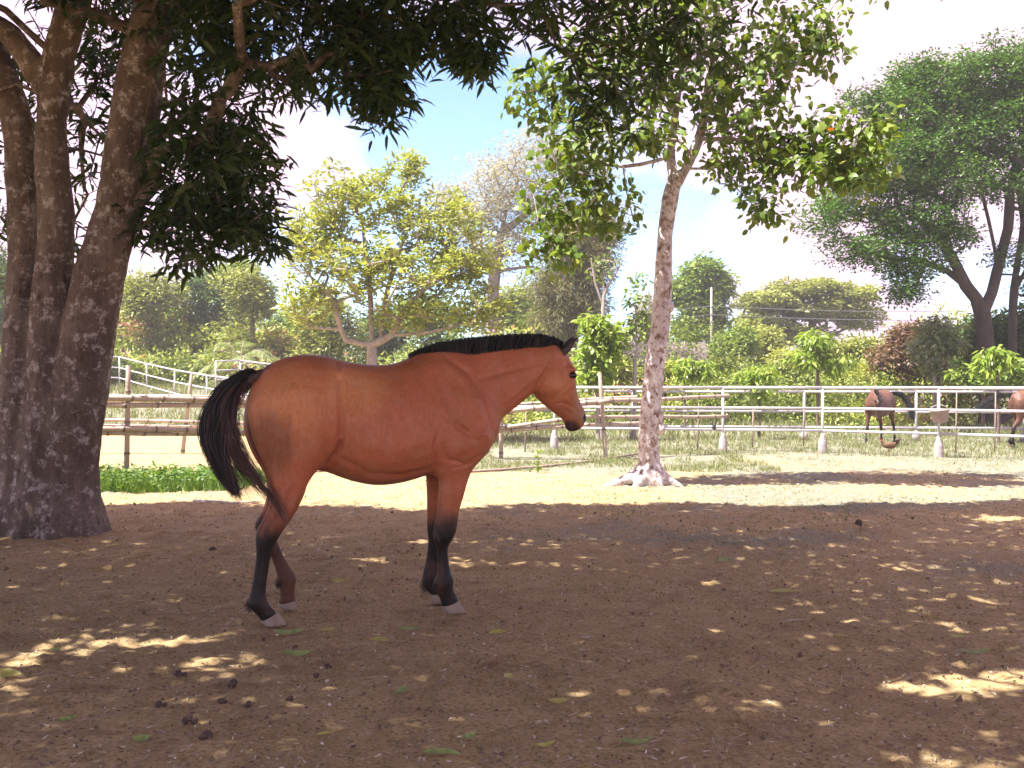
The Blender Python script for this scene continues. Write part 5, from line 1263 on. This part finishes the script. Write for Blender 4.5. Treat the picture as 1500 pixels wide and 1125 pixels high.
rail(W(-140, 626, 13.2), W(395, 636, 15.5), .046, .040, W(185, 627.5, dL)); rail(W(-140, 637, 13.35), W(300, 636, 14.9), .036, .03, W(185, 635, dL))
rail(W(380, 588, 15.45), W(750, 604.5, 18.45), .042, .04); rail(W(380, 634, 15.45), W(752, 626, 18.45), .042, .038)
rail(W(560, 594, 16.9), W(900, 586.5, 18.1), .035, .046, W(744, 602.5, 18.4)); rail(W(705, 606, 18.35), W(1068, 580, 20.3), .05, .034, W(880, 588, 18.1), .0)
rail(W(700, 631, 18.4), W(1068, 610, 20.3), .036, .036, W(858, 611, 18.1)); rail(W(700, 633.5, 18.5), W(970, 619, 19.0), .044, .036, W(860, 621.5, 18.1)); rail(W(700, 595, 18.6), W(934, 581, 18.9), .028, .028)
bf2 = empty('bamboo_fence', gz(267, 20)); B0 = np.array(bf2.location)
tag(bf2, 'farther bamboo rail fence with one leaning post left of the tail', 'fence')
for px, d, zt, ln in ((267, 20, 1.6, .19), (20, 19.5, 1.5, 0), (420, 20.5, 1.5, 0)):
    a = gz(px, d); bamboo('post', rel(a - [0, 0, .06], a + [ln, 0, zt]), .042, .034, bf2)
for (y1, y2, r) in ((577, 583, .035), (587, 584, .03), (612, 621, .036), (619, 626, .036)):
    bamboo('rail', rel(W(-100, y1 - 1, 19.3), W(267, (y1 + y2) / 2 + 1, 19.9), W(440, y2, 20.4)), r, r * .85, bf2)

M_pipe = plain_mat('white_painted_pipe', (.42, .39, .41), .5, .12, 5, .1)
M_conc = plain_mat('whitewashed_concrete', (.30, .26, .25), .85, .25, 9, .4)
def pipe(name, pts, r, parent, B):
    mb = MB(); mb.tube([np.array(p) - B for p in pts], r, 10); return mb.obj(name, M_pipe, parent)
pf = empty('pipe_fence', gz(1205, 20.3)); B1 = np.array(pf.location)
tag(pf, 'white three-rail pipe fence with bottle-shaped concrete footings, the nearer of two', 'fence')
npost = [(430, 29), (560, 25.2), (700, 22.8), (812, 21.6), (1059, 20.7), (1205, 20.3), (1375, 19.0), (1560, 17.6)]
for px, d in npost:
    a = gz(px, d); pipe('post', [a, [a[0], a[1], 1.30]], .028, pf, B1)
    fo = MB(); fo.lathe(a - B1, [(.0, 0), (.095, -.03), (.095, .0), (.09, .05), (.085, .22), (.075, .26), (.045, .33), (.036, .40), (.0, .40)], 14); fo.obj('footing', M_conc, pf)
tp = [gz(p, d) for p, d in npost]
for z, r in ((1.325, .031), (.905, .026), (.45, .026)):
    for k in range(len(tp) - 1):
        a, b = tp[k], tp[k + 1]; e = (b - a) / np.linalg.norm(b - a)
        pipe('rail', [[a[0], a[1] - .0, z], [b[0], b[1] - .0, z]], r, pf, B1)
pf2 = empty('pipe_fence', gz(1342, 24.3)); B2 = np.array(pf2.location)
tag(pf2, 'white pipe fence of the far paddock, seen behind the walking horse', 'fence')
fp = [(720, 25.9), (927, 25.2), (1178, 24.7), (1342, 24.3), (1500, 24.0), (1640, 23.8)]
tp2 = [gz(p, d) for p, d in fp]
for a in tp2:
    pipe('post', [a, [a[0], a[1], 1.19]], .030, pf2, B2)
    fo = MB(); fo.lathe(a - B2, [(.0, 0), (.09, -.03), (.09, .16), (.06, .21), (.034, .26), (.0, .26)], 12); fo.obj('footing', M_conc, pf2)
for z in (1.21, .72, .33):
    for k in range(len(tp2) - 1):
        a, b = tp2[k].copy(), tp2[k + 1].copy()
        pipe('rail', [[a[0], a[1], z], [b[0], b[1], z]], .028, pf2, B2)
# fence climbing the bank on the left
pf3 = empty('pipe_fence', gz(215, 40)); B3 = np.array(pf3.location)
tag(pf3, 'white pipe fence climbing the grassy bank behind the left bamboo fence', 'fence')
lp = [(60, 42.5, 519), (175, 41, 523), (215, 39, 533), (256, 36.5, 542), (303, 34, 550), (360, 31.5, 557), (430, 29, 563)]
pts_t = [W(px, py, d) for px, d, py in lp]
for p in pts_t:
    g = float(gh(np.array([p[0]]), np.array([p[1]]))[0]); pipe('post', [[p[0], p[1], g], p], .032, pf3, B3)
for dz in (0, -.44, -.86):
    for k in range(len(pts_t) - 1): pipe('rail', [pts_t[k] + [0, 0, dz], pts_t[k + 1] + [0, 0, dz]], .030, pf3, B3)
pf4 = empty('pipe_pen', gz(345, 37)); B4 = np.array(pf4.location)
tag(pf4, 'small white pipe pen under the palm fronds', 'fence')
pn = [(316, 37, 529), (352, 38.5, 528), (400, 37, 534), (450, 35, 538)]
for px, d, py in pn:
    p = W(px, py, d); g = float(gh(np.array([p[0]]), np.array([p[1]]))[0]); pipe('post', [[p[0], p[1], g], p], .032, pf4, B4)
for dz in (0, -.35, -.7):
    for k in range(3): pipe('rail', [W(pn[k][0], pn[k][2], pn[k][1]) + [0, 0, dz], W(pn[k+1][0], pn[k+1][2], pn[k+1][1]) + [0, 0, dz]], .028, pf4, B4)
# thin stakes along the fence
M_stake = plain_mat('dry_stake', (.26, .19, .15), .8, .3, 14, .3)
for k_, (px, d, py, lb) in enumerate([(769, 20.4, 604, 'thin twig stake below the horse\'s jaw'), (1177, 22, 578, 'thin stake just left of the middle pipe post'), (1400, 20.2, 572, 'thin stake right of the hanging feed tub'), (1457, 20.5, 575, 'thin dark stake under the bright sapling'), (1022, 21.3, 590, 'thin stake right of the white trunk'), (1102, 21.4, 600, 'short stake midway between white trunk and middle post')]):
    a = gz(px, d); mb = MB(); tpz = W(px, py, d)[2]; mb.tube([(0, 0, -.05), (.01, 0, tpz * .5), (.02, 0, tpz)], [.016, .014, .011], 6)
    tag(mb.obj('stake', M_stake, None, True, a), lb, 'stake', 'thin stakes along the fences')

# feed tub hung on the fence
a = W(1375, 601, 18.82); tub = empty('feed_tub', a); tag(tub, 'pale plastic feed tub hung on the near pipe fence post', 'tub')
M_tub = plain_mat('dirty_cream_plastic', (.26, .19, .165), .55, .2, 6, .15)
mb = MB(); mb.lathe((0, 0, 0), [(.0, -.23), (.12, -.23), (.135, -.20), (.165, -.02), (.18, -.01), (.182, .01), (.168, .012), (.158, 0), (.13, -.19), (.0, -.20)], 24); t_ = mb.obj('shell', M_tub, tub); t_.location = (0, -.03, 0); t_.rotation_euler = (.0, -.10, 0)
mb = MB(); th = np.linspace(0, math.pi, 14); mb.tube(np.stack([np.cos(th) * .17, np.zeros(14) - .03, np.sin(th) * .10], 1), .006, 6); mb.obj('handle', M_pipe, tub)
# rag tied to the bamboo end
mb = MB(); mb.tube([(0, 0, .09), (.015, 0, .03), (-.01, 0, -.04), (.03, 0, -.07)], [.012, .035, .045, .02], 9)
tag(mb.obj('rag', plain_mat('dark_rag', (.05, .045, .045), .9, .4, 30, .5), None, True, W(1046, 624, 20.15)), 'small dark rag knotted beside the pipe post where the bamboo ends', 'rag')

# ------------------------------------------------------------------ the other animals
def rotp(piv, ang):
    piv = np.array(piv, float); c, s = math.cos(ang), math.sin(ang)
    def f(p): q = p - piv; return piv + np.array([q[0] * c - q[2] * s, q[1], q[0] * s + q[2] * c])
    return f
def center(secs, dy=0.0):
    r = []
    for s in secs:
        q = Sec(s.A - [0, s.A[1] , 0], s.B - [0, s.B[1], 0], s.w, s.egg); q.side = np.array([0, 1., 0]); r.append(q)
    return r
def shift(secs, d): return [s.moved(lambda p: p + np.array(d)) for s in secs]
def other_horse(name, label, loc, rz, scale, mat, neck_ang, head_ang, legs, tail_ctrl, marks, neck_yaw=0.0, parts_h=True):
    nb = HP(660, 600); nk = center(neck); hd = center(head)
    top_n = (nk[-1].A + nk[-1].B) / 2
    fn = rotp(nb, neck_ang); nk = [s.moved(fn) for s in nk]
    poll = fn(top_n); fh = rotp(poll, head_ang); hd = [s.moved(lambda p: fh(fn(p))) for s in hd]
    def yawf(p):
        t = sstep(.35, 1.2, p[0]) * neck_yaw; c, s_ = math.cos(t), math.sin(t); q = p - [.35, 0, 0]
        return np.array([.35 + q[0] * c - q[1] * s_, q[0] * s_ + q[1] * c, p[2]])
    if neck_yaw: nk = [s.moved(yawf) for s in nk]; hd = [s.moved(yawf) for s in hd]
    LG = []; feet = []
    for src, piv, ang, side, knee in legs:
        L_ = [Sec(s.A * [1, 0, 1] + [0, -side, 0], s.B * [1, 0, 1] + [0, -side, 0], s.w) for s in src]
        f1 = rotp((piv[0], 0, piv[2]), ang); L_ = [s.moved(f1) for s in L_]
        if knee:
            kp = (L_[len(L_)//2 + 1].A + L_[len(L_)//2 + 1].B) / 2; f2 = rotp(kp, knee)
            L_ = L_[:len(L_)//2 + 1] + [s.moved(f2) for s in L_[len(L_)//2 + 1:]]
        LG.append(L_); feet.append(((L_[-1].A + L_[-1].B) / 2, np.array(L_[-1].A), np.array(L_[-1].B)))
    V, f = sculpt_horse(center(torso), nk, hd, LG, .018)
    z = V[:, 2] + (fbm(V * 9, 2) - .5) * .15
    dk = 1 - sstep(.48, .72, z)
    me = mesh('body', V, f, mat, True, {'dark': np.maximum(dk * marks[0], marks[1] * sstep(fh(fn(np.array(HP(800, 540)) * [1, 0, 1]))[0] - .12, fh(fn(np.array(HP(800, 540)) * [1, 0, 1]))[0] + .05, V[:, 0])), 'tan': np.zeros(len(V)), 'pale': .4 * sstep(1.0, 1.5, V[:, 2]), 'sooty_shade': np.full(len(V), .2)})
    root = empty(name, loc, rz); root.scale = (scale,) * 3; tag(root, label, 'horse')
    link('body', me, root)
    for c_, A_, B_ in feet:
        hoof(root, A_, B_, A_ + [.05, 0, -.075], B_ + [.0, 0, -.05], .036, M_hoofd)
    # ears
    e0 = fh(fn(np.array(HP(826, 512)) * [1, 0, 1])); dirn = fh(fn(np.array(HP(842, 492)) * [1, 0, 1])) - e0
    for sg in (-1, 1):
        b_ = e0 + [0, sg * .055, 0]; t_ = b_ + dirn / np.linalg.norm(dirn) * .15 + np.array([0, sg * .03, 0])
        if neck_yaw: b_, t_ = yawf(b_), yawf(t_)
        v_, f_ = ear(b_, t_, .030, None, (1, sg * .3, 0)); link('ear', mesh('ear', v_, f_, M_ear, True), root)
    eyp = fh(fn(np.array(HP(839, 549)) * [1, 0, 1]))
    for sg in (-1, 1):
        mb = MB(); mb.lathe((0, 0, 0), [(max(1e-4, .022 * math.sin(a)), .022 * math.cos(a)) for a in np.linspace(0, math.pi, 7)], 10)
        p = eyp + [-.02, sg * .088, 0]; p = yawf(p) if neck_yaw else p
        mb.obj('eye', M_eye, root, True, p)
    n = 700; tc_ = np.array(tail_ctrl, float); C = tc_[None] + np.cumsum(rs.normal(size=(n, 4, 3)) * .022, 1)
    v_, q_ = ribbons(bez(C, 10), np.full(n, .003), .8); link('tail', mesh('tail', v_, q_, M_hair, False), root)
    n = 1600; u = rs.rand(n, 1); i0 = np.minimum((u[:, 0] * (len(nk) - 2)).astype(int) + 1, len(nk) - 2)
    A_ = np.array([s.A for s in nk]); fu = rs.rand(n, 1); b0 = A_[i0] * (1 - fu) + A_[i0 + 1] * fu
    P3 = b0 + np.c_[rs.normal(size=n) * .02, rs.normal(size=n) * .02 + .07, rs.uniform(-.10, .03, n)]
    v_, q_ = ribbons(bez(np.stack([b0, b0 * .6 + P3 * .4 + [0, 0, .04], P3 + [0, 0, .02], P3], 1), 4), np.full(n, .005), .7); link('mane', mesh('mane', v_, q_, M_hair, False), root)
    return root
M_brown_h = horse_mat('dark_bay_coat', (.085, .036, .022), (.11, .044, .028), (.17, .08, .05))
hip = HP(430, 600); shp = HP(690, 610)
HN = fore_near; FN = fore_near
a = gz(1290, 22.7)
other_horse('horse', 'brown horse walking toward the camera between the two pipe fences', (a[0], a[1], a[2]), R(-128), .80, M_brown_h, -.46, -.02,
    [(hind_near, hip, .10, .15, 0), (hind_near, hip, -.15, -.15, 0), (fore_near, shp, .34, .14, 0), (fore_near, shp, -.10, -.14, 0)], [(-1.0, 0, 1.45), (-1.2, .15, 1.5), (-1.3, .42, 1.4), (-1.15, .55, .75)], (1.0, .55), .35)
a = gz(1514, 21.6)
other_horse('horse', 'reddish brown horse cut off by the right edge behind the sapling', (a[0], a[1], a[2]), R(12), .80, M_brown_h, -.55, .1,
    [(hind_near, hip, -.22, .15, 0), (hind_near, hip, .10, -.15, 0), (fore_near, shp, .12, .14, 0), (fore_near, shp, -.1, -.14, 0)], [(-1.0, 0, 1.45), (-1.2, 0, 1.4), (-1.35, .05, 1.2), (-1.65, .1, 1.05)], (1.0, 0.0))

# hen
hp = gz(1303, 19.55); hen = empty('hen', (hp[0], hp[1], hp[2]), R(180)); tag(hen, 'small brown hen walking at the foot of the near pipe fence', 'hen')
S = Sculpt((-.30, -.12, -.02), (.30, .12, .42), .006)
S.ell((0, 0, .20), (.115, .066, .068), .03, rot=.2); S.ell((.07, 0, .205), (.055, .05, .055), .03); S.cap((.10, 0, .20), (.145, 0, .27), .035, .024, k=.03); S.ell((.155, 0, .285), (.028, .02, .024), .01)
S.cap((-.09, 0, .22), (-.15, 0, .31), .035, .018, k=.03); S.cap((-.08, 0, .21), (-.17, 0, .27), .032, .018, k=.03); S.ell((0, -.055, .205), (.085, .02, .042), .015, rot=.1); S.ell((0, .055, .205), (.085, .02, .042), .015, rot=.1)
V, f = S.poly()
link('body', mesh('body', V, f, plain_mat('brown_feathers', (.11, .055, .025), .7, .5, 30, .6), True), hen)
mb = MB()
for k_ in range(7):
    mb.tube([(-.12, (k_ - 3) * .008, .22), (-.18, (k_ - 3) * .012, .31), (-.19 - .006 * k_, (k_ - 3) * .018, .37 - .008 * k_)], [.014, .013, .004], 6)
mb.obj('tail_feathers', plain_mat('dark_feathers', (.035, .022, .016), .6, .4, 30, .3), hen)
mb = MB(); mb.tube([(.145, 0, .305), (.165, 0, .318), (.178, 0, .302)], [.006, .010, .004], 6); mb.obj('comb', plain_mat('red_comb', (.45, .03, .02), .5, .2, 20, 0), hen)
mb = MB(); mb.tube([(.178, 0, .285), (.205, 0, .277)], [.009, .001], 6); mb.obj('beak', plain_mat('horn_beak', (.45, .33, .12), .5, .1, 20, 0), hen)
for sg in (-1, 1):
    mb = MB(); mb.tube([(.0, sg * .03, .12), (.015, sg * .03, .06), (.0, sg * .03, .0)], [.014, .007, .006], 6)
    for da in (-.5, 0, .5): mb.tube([(0, sg * .03, .004), (.045 * math.cos(da), sg * .03 + .045 * math.sin(da), .003)], [.005, .002], 5)
    mb.obj('leg', plain_mat('yellow_leg', (.42, .30, .10), .6, .2, 20, 0), hen)

# ------------------------------------------------------------------ hut, pole, wires
hb = gz(965, 50); hut = empty('thatched_hut', hb); tag(hut, 'small hut with pale thatched roof and tan walls beyond the paddock', 'hut')
M_thatch = plain_mat('pale_thatch', (.21, .16, .145), .95, .3, 5, .8, stretch=(1, 1, 6)); M_wall = plain_mat('tan_wall', (.16, .075, .035), .9, .2, 4, .3)
mb = MB(); mb.box((0, 0, 1.1), (2.0, 1.3, 1.2)); mb.obj('wall', M_wall, hut, False)
zr, ze = 3.45 - hb[2], 2.55 - hb[2]
mb = MB()
for k_ in range(5):
    u0, u1 = k_ / 5, (k_ + 1) / 5 + .04
    for sg in (-1, 1):
        y0_, y1_ = sg * 2.0 * u0, sg * 2.0 * u1; z0_, z1_ = zr + (ze - .05 - zr) * u0 + .05, zr + (ze - .05 - zr) * u1
        v8 = [(x, y, z) for (y, z) in ((y0_, z0_), (y1_, z1_), (y1_, z1_ - .1), (y0_, z0_ - .15)) for x in (-2.35 - .02 * k_, 2.35 + .02 * k_)]
        mb.add(v8, [(0, 1, 3, 2), (2, 3, 5, 4), (4, 5, 7, 6), (6, 7, 1, 0), (0, 2, 4, 6), (1, 7, 5, 3)])
mb.obj('roof', M_thatch, hut, False)
mb = MB(); mb.box((.9, -1.32, 1.2), (.35, .03, .4)); wn = mb.obj('window', plain_mat('dark_opening', (.02, .016, .014), .9, .2, 4, 0), hut, False)
mb = MB(); mb.box((-.5, -1.32, .95), (.4, .03, .95)); mb.obj('door', plain_mat('brown_door', (.16, .09, .055), .8, .2, 8, .2), hut, False)
for x in (-2.15, 0, 2.15):
    mb = MB(); mb.tube([(x, -1.8, 0), (x, -1.8, ze)], .06, 8); mb.obj('roof_post', M_bam, hut)
ub = gz(1042, 50); up = empty('utility_pole', ub); tag(up, 'slim pale utility pole carrying two wires above the hedge', 'pole')
mb = MB(); mb.tube([(0, 0, -.1), (0, 0, 6.25 - ub[2])], [.07, .05], 12); mb.obj('pole', M_conc, up)
for zi in (5.25, 4.85):
    mb = MB(); mb.lathe((0, -.09, zi - ub[2]), [(.0, -.05), (.035, -.04), (.045, 0), (.03, .05), (0, .06)], 8); mb.obj('insulator', M_conc, up)
M_wire = plain_mat('grey_wire', (.10, .095, .10), .6, .1, 4, 0)
for z1 in (448.5, 461):
    L_, R_ = W(640, z1 + 13, 52), W(1700, z1 - 6, 44); C_ = W(1042, z1, 49.85)
    mb = MB()
    P = []
    for a_, b_ in ((L_, C_), (C_, R_)):
        t = np.linspace(0, 1, 14)[:, None]; p = a_ * (1 - t) + b_ * t; p[:, 2] -= .35 * np.sin(np.pi * t[:, 0]); P.append(p)
    mb.tube(np.concatenate([P[0], P[1][1:]]), .016, 5)
    tag(mb.obj('overhead_wire', M_wire, None), 'upper of the two wires crossing behind the white trunk' if z1 < 450 else 'lower of the two wires crossing behind the white trunk', 'wire')

# ------------------------------------------------------------------ small things on the ground
def leaf_thing(px, py, L, wd, az, colr, label, curl=.25, shape=None):
    g = ground_at(px, py); n = 9; t = np.linspace(0, 1, n); w_ = np.sin(np.pi * np.clip(t, .0, 1)**.85)**.8 * wd / 2
    x = (t - .5) * L; bend = .12 * L * np.sin(np.pi * t) * (1 if rs.rand() > .5 else -1); z = .012 + curl * L * ((t - .45)**2) * 1.2
    V = []
    for k in range(n): V += [(x[k], bend[k] - w_[k] - .0006, z[k] + w_[k] * .35), (x[k], bend[k], z[k]), (x[k], bend[k] + w_[k] + .0006, z[k] + w_[k] * .35)]
    F_ = [(3*k, 3*k+3, 3*k+4, 3*k+1) for k in range(n-1)] + [(3*k+1, 3*k+4, 3*k+5, 3*k+2) for k in range(n-1)]
    m = {'y': M_fy, 'g': M_fg, 'd': M_fd, 'b': M_fb}[colr]
    o = link('fallen_leaf', mesh('fallen_leaf', V, np.array(F_), m, True, {'rnd': np.repeat(rs.uniform(0, 1, n), 3)}), None, (g[0], g[1], float(gh(g[:1], g[1:])[0]) + .010), (rs.uniform(.15, .4), 0, az))
    tag(o, label, 'leaf', 'leaves fallen on the bare yard')
M_fy = leaf_mat('fallen_yellow_leaf', [(0, (.38, .36, .09)), (1, (.54, .48, .16))], .3, .5); M_fg = leaf_mat('fallen_green_leaf', [(0, (.20, .29, .09)), (1, (.36, .42, .16))], .3, .5)
M_fd = leaf_mat('fallen_dry_leaf', [(0, (.35, .27, .20)), (1, (.48, .40, .30))], .2, .7); M_fb = leaf_mat('fallen_brown_leaf', [(0, (.16, .09, .06)), (1, (.24, .15, .10))], .2, .7)
FL = [(424, 930, .15, .04, .1, 'g', 'green leaf lying right below the near hind hoof'), (480, 928, .07, .035, .5, 'y', 'small yellow leaf right of the leaf below the hind hoof'), (600, 926, .13, .04, 0, 'g', 'yellow-green leaf below the gap between fore and hind legs'),
      (556, 945, .10, .035, -.4, 'y', 'mottled yellow leaf under the belly in the yard'), (729, 934, .09, .045, .4, 'y', 'short yellow leaf below and right of the forehooves'), (438, 961, .14, .04, .1, 'g', 'bright green leaf second below the hind hoof'),
      (742, 999, .06, .04, 1.2, 'y', 'small yellowish leaf in the open middle ground'), (586, 1020, .10, .035, 1.3, 'g', 'green leaf standing on edge below the belly'), (818, 1033, .08, .035, .2, 'y', 'yellow leaf in the lower centre'),
      (476, 1082, .06, .014, .3, 'y', 'tiny narrow yellow leaf near the bottom edge left of centre'), (684, 1083, .07, .03, 1.0, 'g', 'green leaf tilted up near the bottom centre'), (647, 1112, .13, .035, -.2, 'g', 'long green leaf at the very bottom left of centre'), (931, 1089, .12, .026, .05, 'g', 'long pale green leaf at the bottom right of centre'),
      (797, 1094, .08, .02, .5, 'y', 'curled pale leaf at the bottom centre'), (208, 1094, .06, .035, .3, 'g', 'small green leaf at the bottom left'), (97, 1063, .06, .025, .6, 'g', 'dim green leaf in the lower left corner'), (1150, 870, .19, .055, 0, 'y', 'large yellow leaf alone in the middle right of the yard'),
      (1062, 823, .10, .05, 0, 'g', 'pale green leaf farthest out on the yard\'s thin grass'), (1402, 934, .07, .03, -.1, 'y', 'yellow leaf above the big curved leaf at right'), (1427, 956, .16, .03, .15, 'g', 'big curved green leaf beside the right sun patch'), (1385, 851, .13, .015, -.2, 'd', 'thin pale dry leaf at the right of the yard'),
      (859, 940, .07, .03, .2, 'd', 'dry pale leaf right of the forehooves'), (497, 855, .09, .05, .1, 'y', 'dull yellow leaf between the hind and fore legs'), (1165, 915, .13, .02, .1, 'd', 'dry curled leaf below the large yellow one'), (487, 853, .0, .0, 0, 'x', ''), (82, 958, .05, .03, .2, 'g', 'green leaf at the edge of the left sun patch'), (8, 998, .12, .06, .2, 'y', 'yellow leaf at the left edge')]
for px, py, L_, wd, az, c_, lb in FL:
    wd *= 1.12; L_ *= 1.2
    if c_ != 'x': leaf_thing(px, py, L_, wd, az, c_, lb)
M_clod = plain_mat('dark_clod', (.085, .052, .036), .95, .3, 30, .8)
clod_me = []
for k_ in range(3):
    S = Sculpt((-.05, -.05, -.03), (.05, .05, .05), .004)
    for _ in range(5): S.ell(rs.normal(size=3) * [.013, .013, .006], rs.uniform(.012, .022, 3), .008)
    V, f = S.poly(); V = V + (fbm(V * 90 + k_ * 7, 2)[:, None] - .5) * .008; clod_me.append(mesh('clod', V, f, M_clod, True))
CL = [(262, 991, 1.1, 'dark dung clod left of the scattered crumbs'), (342, 1006, 1.3, 'largest dung clod below the hind hooves'), (324, 1028, 1.0, 'dung clod just below the largest one'), (424, 1023, .9, 'dung clod right of the largest one'), (275, 1058, 1.2, 'dung clod low on the left'), (303, 1081, 1.3, 'dung clod nearest the bottom edge'), (234, 1037, .9, 'small clod at the left of the crumbs'),
      (365, 1034, .9, 'flat clod among the scattered crumbs'), (481, 976, .8, 'small clod under the hind part of the belly'), (463, 992, .8, 'small clod left of the open middle ground'), (311, 804, 1.2, 'dark clod behind the hind legs'), (1259, 769, 1.5, 'dark lump alone on the far right of the yard'), (385, 938, .6, 'crumb of dung beside the near hind hoof')]
for px, py, s_, lb in CL:
    g = ground_at(px, py + 3); s2 = s_ * max(1, g[1] / 6) * .72
    o = link('dung_clod', clod_me[rs.randint(3)], None, (g[0], g[1], float(gh(g[:1], g[1:])[0]) + .014), (0, 0, rs.rand() * 6)); o.scale = (s2, s2, s2 * .85)
    tag(o, lb, 'clod', 'dung clods on the yard')
# fallen stick behind the tail, small root of the white tree, weed
p = [np.r_[ground_at(px, py), .022] for px, py in ((284, 737), (300, 738.5), (322, 739), (345, 740), (378, 738))]; c_ = p[0].copy()
for q in p: q[2] += float(gh(q[:1], q[1:2])[0])
mb = MB(); mb.tube([q - c_ for q in p], [.016, .018, .015, .014, .008], 7); tag(mb.obj('fallen_stick', plain_mat('bleached_wood', (.58, .50, .44), .8, .2, 20, .3), None, True, c_), 'bleached crooked stick on the sunlit dirt behind the tail', 'stick')
p = [np.r_[ground_at(px, py), .03] for px, py in ((640, 697), (720, 692), (790, 686), (850, 680), (935, 668))]; c_ = p[0].copy()
for q in p: q[2] += float(gh(q[:1], q[1:2])[0])
mb = MB(); mb.tube([q - c_ for q in p], .022, 7); tag(mb.obj('ground_pole', M_stake, None, True, c_), 'thin pole lying along the edge of the grass behind the white trunk', 'pole')
wdp = gz(788, 15.6); wd_ = empty('weed', wdp); tag(wd_, 'small upright weed with paired leaves standing below the horse\'s muzzle', 'weed')
mb = MB(); mb.tube([(0, 0, -.02), (.01, 0, .18), (-.01, 0, .36)], [.006, .005, .003], 5); mb.obj('stem', M_mleaf, wd_)
n = 44; zt = rs.uniform(.03, .36, n); az = rs.rand(n) * 6.28; v, f_, a_ = leaves(np.stack([zt * 0, zt * 0, zt], 1), np.stack([np.cos(az), np.sin(az), zt * 0 + .3], 1), rs.uniform(.05, .10, n), rs.uniform(.025, .045, n), ROUND)
leaf_obj('leaves', [(v, f_, a_)], L_bright, wd_, None)

# ------------------------------------------------------------------ hazy air
hz = MB(); hz.box((0, 55, 11.4), (150, 110, 12.8))
m = bpy.data.materials.new('hazy_air'); m.use_nodes = True; m.node_tree.nodes.clear()
o_ = m.node_tree.nodes.new('ShaderNodeOutputMaterial'); pv = m.node_tree.nodes.new('ShaderNodeVolumePrincipled')
pv.inputs['Color'].default_value = (1.0, .97, .93, 1); pv.inputs['Density'].default_value = .0016; pv.inputs['Anisotropy'].default_value = .3
m.node_tree.links.new(pv.outputs[0], o_.inputs['Volume'])
tag(hz.obj('haze', m, None, False), kind='stuff')
